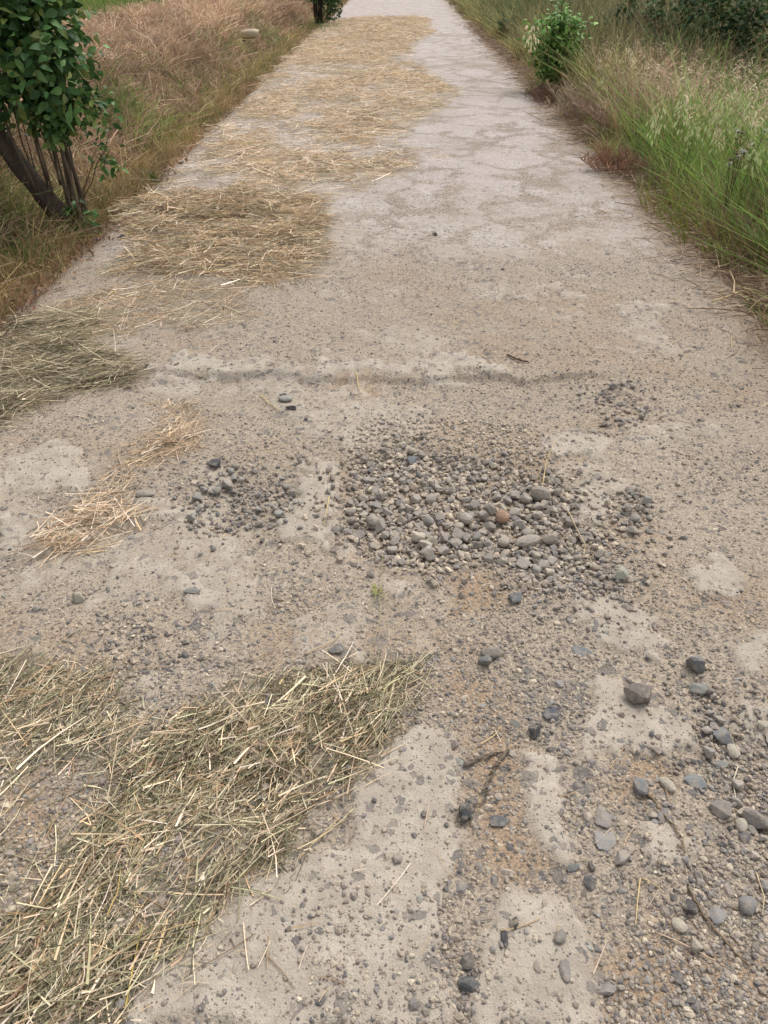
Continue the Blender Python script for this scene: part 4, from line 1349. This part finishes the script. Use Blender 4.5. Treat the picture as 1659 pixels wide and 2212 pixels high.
protos = [oat_proto(lin((168, 160, 100), 0.7), (226, 220, 180)), oat_proto(lin((150, 156, 92), 0.7), (206, 212, 160)),
          oat_proto(lin((190, 172, 124), 0.7), (240, 228, 196)), oat_proto(lin((154, 158, 96), 0.7), (214, 216, 168))]
used = [False] * 4
OATS = [  # frame position of the head, distance, variant
    (1370, 95, 10.6, 2, 'cream-headed wild oat among the dry plumes behind the pinkish grass'), (1385, 120, 10.2, 2, None), (1352, 118, 10.4, 2, None), (1340, 130, 10.0, 0, None),
    (1400, 108, 10.6, 2, None), (1362, 140, 9.8, 0, None), (1480, 190, 7.7, 2, 'straw-coloured wild oat alone in front of the pinkish grass'),
    (1490, 215, 7.5, 2, 'straw-coloured wild oat drooping beside the lone one'), (1160, 40, 11.3, 2, 'white-headed wild oat at the left side of the green bush'),
    (1150, 62, 11.2, 2, 'lower white-headed wild oat at the left side of the green bush'), (1290, 175, 9.2, 1, 'small wild oat at the near side of the green bush')]
for i in range(20):
    OATS.append((U(1535, 1650), U(190, 290), U(6.2, 7.4), int(rng.choice([1, 3, 0])), 'pale green wild oat in the tall grass near the right border'))
for i in range(7):
    OATS.append((U(1430, 1500), U(235, 330), U(6.2, 6.9), int(rng.choice([1, 3])), 'pale green wild oat at the road side of the tall grass'))
for i in range(5):
    OATS.append((U(1590, 1659), U(300, 400), U(5.2, 5.9), int(rng.choice([1, 0])), 'wild oat closest to the camera at the right border'))
for px, py, Y, k, lab in OATS:
    dx, dy, dz = ray(px, py)
    t = Y / dy
    X, Z = float(dx * t), float(CAM_H + dz * t)
    zg = float(land_h(np.array([X]), np.array([Y]))[0])
    sc = float(np.clip((Z - zg) / 0.80, 0.72, 1.4))
    r = protos[k]
    if used[k]:
        r = copy_tree(protos[k], (X, Y, zg), U(0, 6.28), sc)
    else:
        used[k] = True
        r.location = (X, Y, zg); r.scale = (sc,) * 3
    tag(r, lab or 'cream-headed wild oat among the dry plumes behind the pinkish grass', 'wild oat', 'wild oats on the right verge')
for k in range(4):
    if not used[k]:
        for ch in list(protos[k].children):
            bpy.data.objects.remove(ch)
        bpy.data.objects.remove(protos[k])


# ------------------------------------------------------------------ leafy plants
def crown_points(n, c, r, shell=0.55, seed=0, lump=0.35):
    """points in a lumpy ellipsoid, more towards the outside"""
    d = norm(rng.normal(0, 1, (n, 3)))
    f = (1 - shell * rng.random(n) ** 1.5)
    l = 1 + lump * (fbm(d[:, 0] * 2.3 + seed, d[:, 1] * 2.3 + d[:, 2] * 1.9, seed, 3) - 0.5) * 2
    return np.array(c) + d * (f * l)[:, None] * np.array(r), d


def leaf_cloud(n, c, r, L, pal, k, Wr=0.9, droop=0.3, shell=0.6, seed=0, lump=0.35, up=0.5):
    P, d = crown_points(n, c, r, shell, seed, lump)
    a = U(0, 6.283, n)
    D = norm(d * 0.8 + np.stack([np.cos(a), np.sin(a), rng.normal(-0.25, 0.5, n)], 1))
    Up = norm(d * 0.6 + np.array([0, 0, up]) + rng.normal(0, 0.45, (n, 3)))
    return leaves(P, D, Up, U(L * 0.6, L * 1.15, n), Wr, pick(pal, n, k, 0.16), 0.25, droop)


# leaning tree with a thicket of upright shoots
TX, TY = -2.27, 5.46
t = thing('leaning_tree', 'leaning tree with dark green leafy shoots rising from its foot', 'tree', (TX, TY, -0.02))
BK = lin((96, 84, 74), 0.65)
tp = np.array([(0.03, 0, -0.05), (0.0, 0, 0.05), (-0.07, 0.0, 0.16), (-0.20, 0.0, 0.38), (-0.36, 0.01, 0.66), (-0.55, 0.03, 1.0), (-0.72, 0.06, 1.38), (-0.85, 0.10, 1.8), (-0.92, 0.12, 2.3), (-0.95, 0.14, 2.8)])
tt = np.linspace(0, 1, len(tp)); ti = np.linspace(0, 1, 40)
tpi = np.stack([np.interp(ti, tt, tp[:, k]) for k in range(3)], 1)
for _ in range(2):
    tpi[1:-1] = (tpi[:-2] + tpi[1:-1] * 2 + tpi[2:]) / 4
tube_obj('trunk', tpi, np.interp(ti, tt, [0.092, 0.076, 0.068, 0.063, 0.060, 0.058, 0.052, 0.046, 0.036, 0.02]), BK, M_BARK, t, sides=16, wob=0.14)
for k in range(20):
    s = rng.random() ** 1.5 * 0.36 if k > 5 else 0.02 * k
    b = np.array([np.interp(s, tt, tp[:, i]) for i in range(3)]) + np.array([U(0.0, 0.14), U(-0.08, 0.10), 0.02])
    h = U(1.1, 1.9)
    top = b + np.array([U(-0.22, 0.10) - 0.05, U(-0.15, 0.2), h])
    if k in (2, 3, 5):
        top[0] += 0.12
    r0 = (0.014, 0.012, 0.010, 0.014, 0.009, 0.008)[k] if k < 6 else U(0.004, 0.010)
    tube_obj('shoot', curve_path(b, top, 10, 0.007), np.linspace(r0, r0 * 0.45, 10), lin((122, 108, 92), 0.72) * U(0.75, 1.15), M_BARK, t, sides=7, wob=0.08)
for k in range(3):      # thin side shoots on the right
    b = np.array([0.06, 0.0, 0.06])
    top = np.array([0.24 + 0.09 * k, -0.05 + 0.05 * k, 0.42 + 0.14 * k])
    tube_obj('side_shoot', curve_path(b, top, 8, 0.01), np.linspace(0.005, 0.002, 8), lin((120, 100, 78), 0.62), M_BARK, t, sides=5)
LP = ((84, 124, 66), (72, 110, 58), (98, 138, 74), (122, 160, 92), (64, 98, 54), (134, 150, 80))
lv = [leaf_cloud(3500, (-0.18, 0.0, 1.54), (0.52, 0.46, 0.84), 0.092, LP, 0.66, 0.56, 0.3, 0.75, 3, 0.25),
      leaf_cloud(1200, (0.10, -0.08, 1.08), (0.33, 0.32, 0.42), 0.085, LP, 0.66, 0.56, 0.3, 0.85, 9, 0.3),
      leaf_cloud(300, (0.10, -0.05, 0.74), (0.20, 0.20, 0.20), 0.08, LP, 0.66, 0.56, 0.3, 0.9, 12, 0.3),
      leaf_cloud(110, (0.34, 0.0, 0.78), (0.13, 0.16, 0.2), 0.065, LP, 0.7, 0.52, 0.3, 0.9, 5, 0.2),
      leaf_cloud(60, (0.36, 0.02, 0.48), (0.12, 0.12, 0.12), 0.06, LP, 0.7, 0.52, 0.3, 0.9, 6, 0.2),
      leaf_cloud(46, (0.11, -0.03, 0.10), (0.13, 0.1, 0.12), 0.09, LP, 0.66, 0.5, 0.3, 0.9, 7, 0.2),
      leaf_cloud(60, (-0.45, -0.05, 0.90), (0.3, 0.2, 0.12), 0.09, LP, 0.66, 0.56, 0.3, 0.9, 8, 0.2)]
build('shoot_leaves', lv, M_LEAF, t, smooth=True)
build('crown', [leaf_cloud(2600, (-0.95, 0.14, 2.9), (0.95, 0.9, 0.75), 0.095, LP, 0.66, 0.56, 0.3, 0.7, 14, 0.35)], M_LEAF, t, smooth=True)

# second tree further down the road
sx, sy = at(690, 55)
t = thing('roadside_tree', 'small tree with a forked dark trunk far down the left road edge', 'tree', (float(sx), float(sy), -0.02))
for k, (bx, tx, r0) in enumerate(((-0.05, -0.12, 0.07), (0.07, 0.12, 0.06), (0.0, 0.02, 0.045))):
    tube_obj('trunk', curve_path((bx, 0.02 * k, -0.02), (tx, 0.05 * k, 1.9), 10, 0.012), np.linspace(r0, r0 * 0.5, 10), lin((80, 66, 58), 0.6), M_BARK, t, sides=9, wob=0.1)
for k in range(5):
    tube_obj('shoot', curve_path((0.12 + 0.03 * k, 0, 0), (0.25 + 0.05 * k, U(-0.1, 0.1), U(0.9, 1.5)), 6, 0.01), np.linspace(0.012, 0.005, 6), lin((96, 86, 66), 0.6), M_BARK, t, sides=5)
LP2 = ((74, 104, 58), (62, 92, 52), (90, 120, 66))
build('crown', [leaf_cloud(1800, (0.05, 0, 2.0), (0.75, 0.7, 0.9), 0.10, LP2, 0.66, 0.58, 0.3, 0.8, 24, 0.35),
                leaf_cloud(300, (-0.1, -0.1, 0.85), (0.4, 0.3, 0.45), 0.09, LP2, 0.75, 0.58, 0.3, 0.9, 28, 0.3),
                leaf_cloud(700, (0.34, -0.05, 0.62), (0.32, 0.25, 0.5), 0.09, LP2, 0.7, 0.58, 0.3, 0.9, 25, 0.3),
                leaf_cloud(130, (-0.3, 0, 1.05), (0.14, 0.14, 0.3), 0.09, LP2, 0.7, 0.58, 0.3, 0.9, 26, 0.3)], M_LEAF, t, smooth=True)
# third trunk, mostly out of sight
sx, sy = at(738, 8)
t = thing('roadside_tree', 'slim tree trunk just visible at the top edge of the picture, left of the road', 'tree', (float(sx) - 0.15, float(sy), -0.02))
tube_obj('trunk', curve_path((0, 0, 0), (-0.1, 0, 2.0), 8, 0.02), np.linspace(0.08, 0.05, 8), lin((80, 66, 58), 0.6), M_BARK, t, sides=9, wob=0.1)
build('crown', [leaf_cloud(1500, (0, 0, 2.3), (0.8, 0.8, 0.9), 0.10, LP2, 0.66, 0.58, 0.3, 0.8, 34, 0.35)], M_LEAF, t, smooth=True)


def bush(name, label, cat, X, Y, H, rx_, ry_, n, L, pal, k, nst, Wr=1.0, seed=0, mat=M_SOFT, stemcol=(110, 110, 66), lump=0.35, group=None):
    zg = float(land_h(np.array([X]), np.array([Y]))[0]) - 0.02
    t = thing(name, label, cat, (float(X), float(Y), zg), group)
    parts, tips = [], []
    for i in range(nst):
        a = U(0, 6.283)
        rr = rng.random() ** 0.6
        top = np.array([math.cos(a) * rx_ * rr * 0.9, math.sin(a) * ry_ * rr * 0.9, H * U(0.75, 1.0) * (1 - 0.25 * rr)])
        pth = curve_path((math.cos(a) * 0.12 * rx_, math.sin(a) * 0.12 * ry_, 0), top, 8, 0.012)
        parts += tube(pth, np.linspace(0.008, 0.003, 8), lin(stemcol, 0.65), 5)
        m = max(3, n // nst)
        s = 0.03 + 0.97 * rng.random(m) ** 0.9
        Q = np.stack([np.interp(s, np.linspace(0, 1, 8), pth[:, q]) for q in range(3)], 1)
        aa = U(0, 6.283, m)
        D = norm(np.stack([np.cos(aa), np.sin(aa), rng.normal(0.15, 0.45, m)], 1))
        Q = Q + D * U(0.01, 0.10, (m, 1)) * rx_ * 2
        Up = norm(np.stack([rng.normal(0, 0.4, m), rng.normal(0, 0.4, m), np.ones(m)], 1))
        tips.append(leaves(Q, D, Up, U(0.55, 1.15, m) * L, Wr, pick(pal, m, k, 0.15), 0.25, 0.35))
    V, F, C = join(parts)
    obj('stems', mesh_data('stems', V, F, C, M_BARK, True), t)
    build('foliage', tips, mat, t, smooth=True)
    return t


bx, by = at(1185, 200)
bush('leafy_bush', 'bright green leafy bush standing at the right road edge', 'bush', bx + 0.06, by + 0.05, 1.16, 0.48, 0.40, 2300, 0.085,
     ((112, 156, 72), (96, 140, 64), (130, 172, 84), (84, 124, 58), (150, 186, 96)), 0.85, 40, 0.66, 3)
DK = ((72, 102, 60), (62, 90, 54), (90, 120, 72), (56, 82, 50), (100, 112, 66))
for i, (px, Y, H, r, lab) in enumerate((
        (1545, 12.2, 1.75, 0.85, 'dark green shrub nearest to the right border at the top'), (1640, 11.6, 1.7, 0.8, 'dark green shrub cut by the right border at the top'),
        (1475, 13.6, 1.6, 0.7, 'dark green shrub behind the brown dead weed'), (1385, 15.0, 1.3, 0.7, 'bluish green shrub behind the pinkish plumes'),
        (1420, 13.0, 0.75, 0.4, 'low dark shrub between the plumes and the tall shrubs'), (1110, 19.5, 0.6, 0.4, 'dark low shrub far along the right road side, left of the green bush'),
        (1070, 26.0, 0.6, 0.5, 'farthest dark shrub along the right road side'), (1310, 17.5, 0.8, 0.5, 'dark shrub behind the green bush'), (1165, 24.0, 0.75, 0.5, 'shrub beyond the green bush, second from the road'),
        (1250, 22.0, 0.8, 0.6, 'broad shrub standing far behind the green bush'))):
    dx, dy, dz = ray(px, 60)
    X = float(dx * Y / dy)
    bush('dark_shrub', lab, 'shrub', X, Y, H, r, r * 0.9, 1500 if Y < 14 else 1000, 0.095, DK, 0.62, 26, 0.75, i, M_SHRUB, (86, 84, 60), group='dark shrubs behind the right verge')


# dead and dry weeds: sprays of branching stems with pods
def dry_weed(px, Y, H, spread, n, pal, label, k=0.7, pods=10):
    dx, dy, dz = ray(px, 200)
    X = float(dx * Y / dy)
    zg = float(land_h(np.array([X]), np.array([Y]))[0])
    a = U(0, 6.283, n)
    rr = rng.random(n) ** 0.7
    P0 = np.stack([np.cos(a), np.sin(a), np.zeros(n)], 1) * (0.35 * spread * rr)[:, None]
    D = norm(np.stack([np.cos(a) * rr * spread * 0.9, np.sin(a) * rr * spread * 0.9, np.full(n, H)], 1))
    L = H * U(0.6, 1.05, n)
    n_ = n
    col = pick(pal, n, k * 1.3, 0.15)
    bnd = np.stack([np.cos(a), np.sin(a), -0.4 * np.ones(n)], 1) * (0.15 * L)[:, None]
    main = [blades(P0, D, L, 0.006, bnd, col, None, 4, True, 0.6)]
    pp = []
    for q in range(pods):
        tq = U(0.35, 1.0, n)
        Q = P0 + D * (L * tq)[:, None] + bnd * (tq * tq)[:, None]
        aa = U(0, 6.283, n)
        dd = norm(np.stack([np.cos(aa) * 0.7, np.sin(aa) * 0.7, U(0.2, 1.0, n)], 1))
        pp.append(blades(Q, dd, U(0.03, 0.08, n), 0.0060, np.stack([np.cos(aa), np.sin(aa), np.ones(n)], 1) * 0.012, col * U(0.85, 1.2, (n, 1)), None, 2, True, 0.3))
    t = thing('dry_weed', label, 'weed', (X, Y, zg))
    build('stems', main, M_GRASS, t)
    build('seed_pods', pp, M_GRASS, t)
    return t


dry_weed(1518, 10.6, 0.8, 0.75, 200, ((112, 92, 72), (92, 76, 62), (134, 112, 88)), 'dark brown dead weed in front of the dark shrubs')
dry_weed(1325, 13.2, 0.95, 0.8, 170, ((150, 124, 100), (128, 104, 84), (168, 142, 112)), 'brown dry weed with feathery pods behind the green bush')
dry_weed(1265, 9.7, 0.5, 0.55, 90, ((176, 158, 138), (160, 142, 124), (186, 170, 142)), 'greyish dry weed just right of the green bush')
dry_weed(1400, 8.8, 0.62, 0.75, 150, ((196, 164, 146), (178, 146, 132), (208, 182, 158)), 'pinkish dry weed spreading in the middle of the right verge')
dry_weed(1455, 11.0, 0.75, 0.6, 120, ((150, 140, 104), (168, 156, 116)), 'pale olive dry weed left of the dark brown dead one')
dry_weed(1350, 7.15, 0.24, 0.35, 45, ((158, 118, 94), (140, 104, 84), (170, 132, 104)), 'low reddish dry weed at the edge of the track')
dry_weed(1200, 11.0, 0.3, 0.5, 90, ((132, 104, 84), (112, 88, 70)), 'low brown dead weed at the foot of the green bush')
dry_weed(1400, 10.0, 0.75, 0.5, 100, ((198, 184, 144), (180, 164, 124)), 'straw-coloured dry weed under the cream wild oats')


# bright green clumps in the far right grass
def clump(px, py, Y, r, H, n, pal, label, k=0.7):
    dx, dy, dz = ray(px, py)
    X = float(dx * Y / dy)
    zg = float(land_h(np.array([X]), np.array([Y]))[0])
    n = int(n * 0.45)
    a, rr = U(0, 6.283, n), rng.random(n) ** 0.7 * r * 1.35
    x, y = np.cos(a) * rr, np.sin(a) * rr
    D = norm(np.stack([x * 0.9, y * 0.9, np.full(n, 0.8)], 1))
    L = H * U(0.25, 1.1, n) * (1.05 - 0.5 * (rr / (r * 1.35)) ** 2)
    col = pick(pal, n, k + 0.1, 0.2)
    D = norm(D + rng.normal(0, 0.2, (n, 3)))
    o = build('grass_clump', [blades(np.stack([x, y, np.zeros(n)], 1), D, L, 0.008, np.stack([np.cos(a), np.sin(a), -np.ones(n)], 1) * (L * 0.4)[:, None] * rng.random((n, 1)), col * np.array([0.95, 0.84, 0.66]), col, 3, False, 0.8)], M_GRASS, None, (X, Y, zg))
    return tag(o, label, 'grass clump')


GB = ((112, 150, 66), (128, 164, 78), (98, 136, 60), (142, 172, 88))
clump(1570, 180, 9.2, 0.5, 0.85, 1500, GB, 'bright green grass clump right of the dark brown dead weed')
clump(1635, 230, 8.6, 0.5, 0.8, 1300, GB, 'bright green grass clump against the right border below the shrubs')
clump(1480, 420, 5.9, 0.22, 0.5, 420, ((140, 150, 76), (120, 138, 66), (158, 160, 90)), 'yellowish green grass tuft at the right road edge')
clump(1590, 480, 5.2, 0.28, 0.55, 520, ((136, 148, 72), (112, 134, 62), (156, 160, 88)), 'yellowish green grass tuft closest to the camera on the right')
clump(1640, 560, 4.75, 0.2, 0.42, 300, ((132, 140, 72), (150, 146, 84), (110, 124, 62)), 'ragged grass tuft at the right border by the track')
clump(330, 378, 6.9, 0.10, 0.14, 160, ((76, 116, 52), (92, 132, 62)), 'small bright green weed beside the road right of the leaning tree')
clump(240, 290, 8.3, 0.2, 0.26, 260, ((96, 126, 58), (116, 142, 72)), 'green weed tuft on the slope right of the leaning tree')
clump(75, 575, 4.85, 0.13, 0.22, 200, ((88, 128, 60), (104, 144, 72)), 'green weed tuft by the lower left road edge')
clump(395, 310, 8.6, 0.12, 0.16, 160, ((150, 156, 62), (168, 168, 76)), 'yellow-green weed tuft at the foot of the bank')
clump(700, 62, 22.5, 0.35, 0.35, 400, ((92, 132, 60), (110, 146, 70)), 'green grass clump below the small forked tree')


# white fluffy seed heads at the right border
def seed_plant(px, py, Y, label):
    dx, dy, dz = ray(px, py)
    tq = Y / dy
    X, Z = float(dx * tq), float(CAM_H + dz * tq)
    zg = float(land_h(np.array([X]), np.array([Y]))[0])
    t = thing('seeding_thistle', label, 'thistle', (X, Y, zg))
    H = max(0.25, Z - zg)
    parts, heads = [], []
    for i in range(7):
        top = np.array([U(-0.14, 0.14), U(-0.12, 0.12), H * U(0.75, 1.05)])
        pth = curve_path((0, 0, 0), top, 7, 0.008)
        parts += tube(pth, np.linspace(0.005, 0.0022, 7), lin((112, 100, 76), 0.65), 5)
        V, F = ICO[1]
        heads.append((V * 0.012 * np.array([1, 1, 0.8]) + top, F, np.tile(lin((120, 104, 84), 0.7), (len(V), 1))))
        if i % 2 == 0:
            m = 60
            d = norm(rng.normal(0, 1, (m, 3)) + np.array([0, 0, 0.7]))
            heads.append(blades(np.tile(top, (m, 1)), d, U(0.014, 0.024, m), 0.0022, np.zeros((m, 3)), np.tile(lin((236, 232, 226), 0.85), (m, 1)), None, 1, False, 0.3))
    V, F, C = join(parts)
    obj('stems', mesh_data('stems', V, F, C, M_GRASS, True), t)
    build('seed_heads', heads, M_GRASS, t)


seed_plant(1625, 290, 5.9, 'upper brown thistle with white fluffy seed heads at the right border')
seed_plant(1600, 330, 5.6, 'lower brown thistle with white fluffy seed heads at the right border')
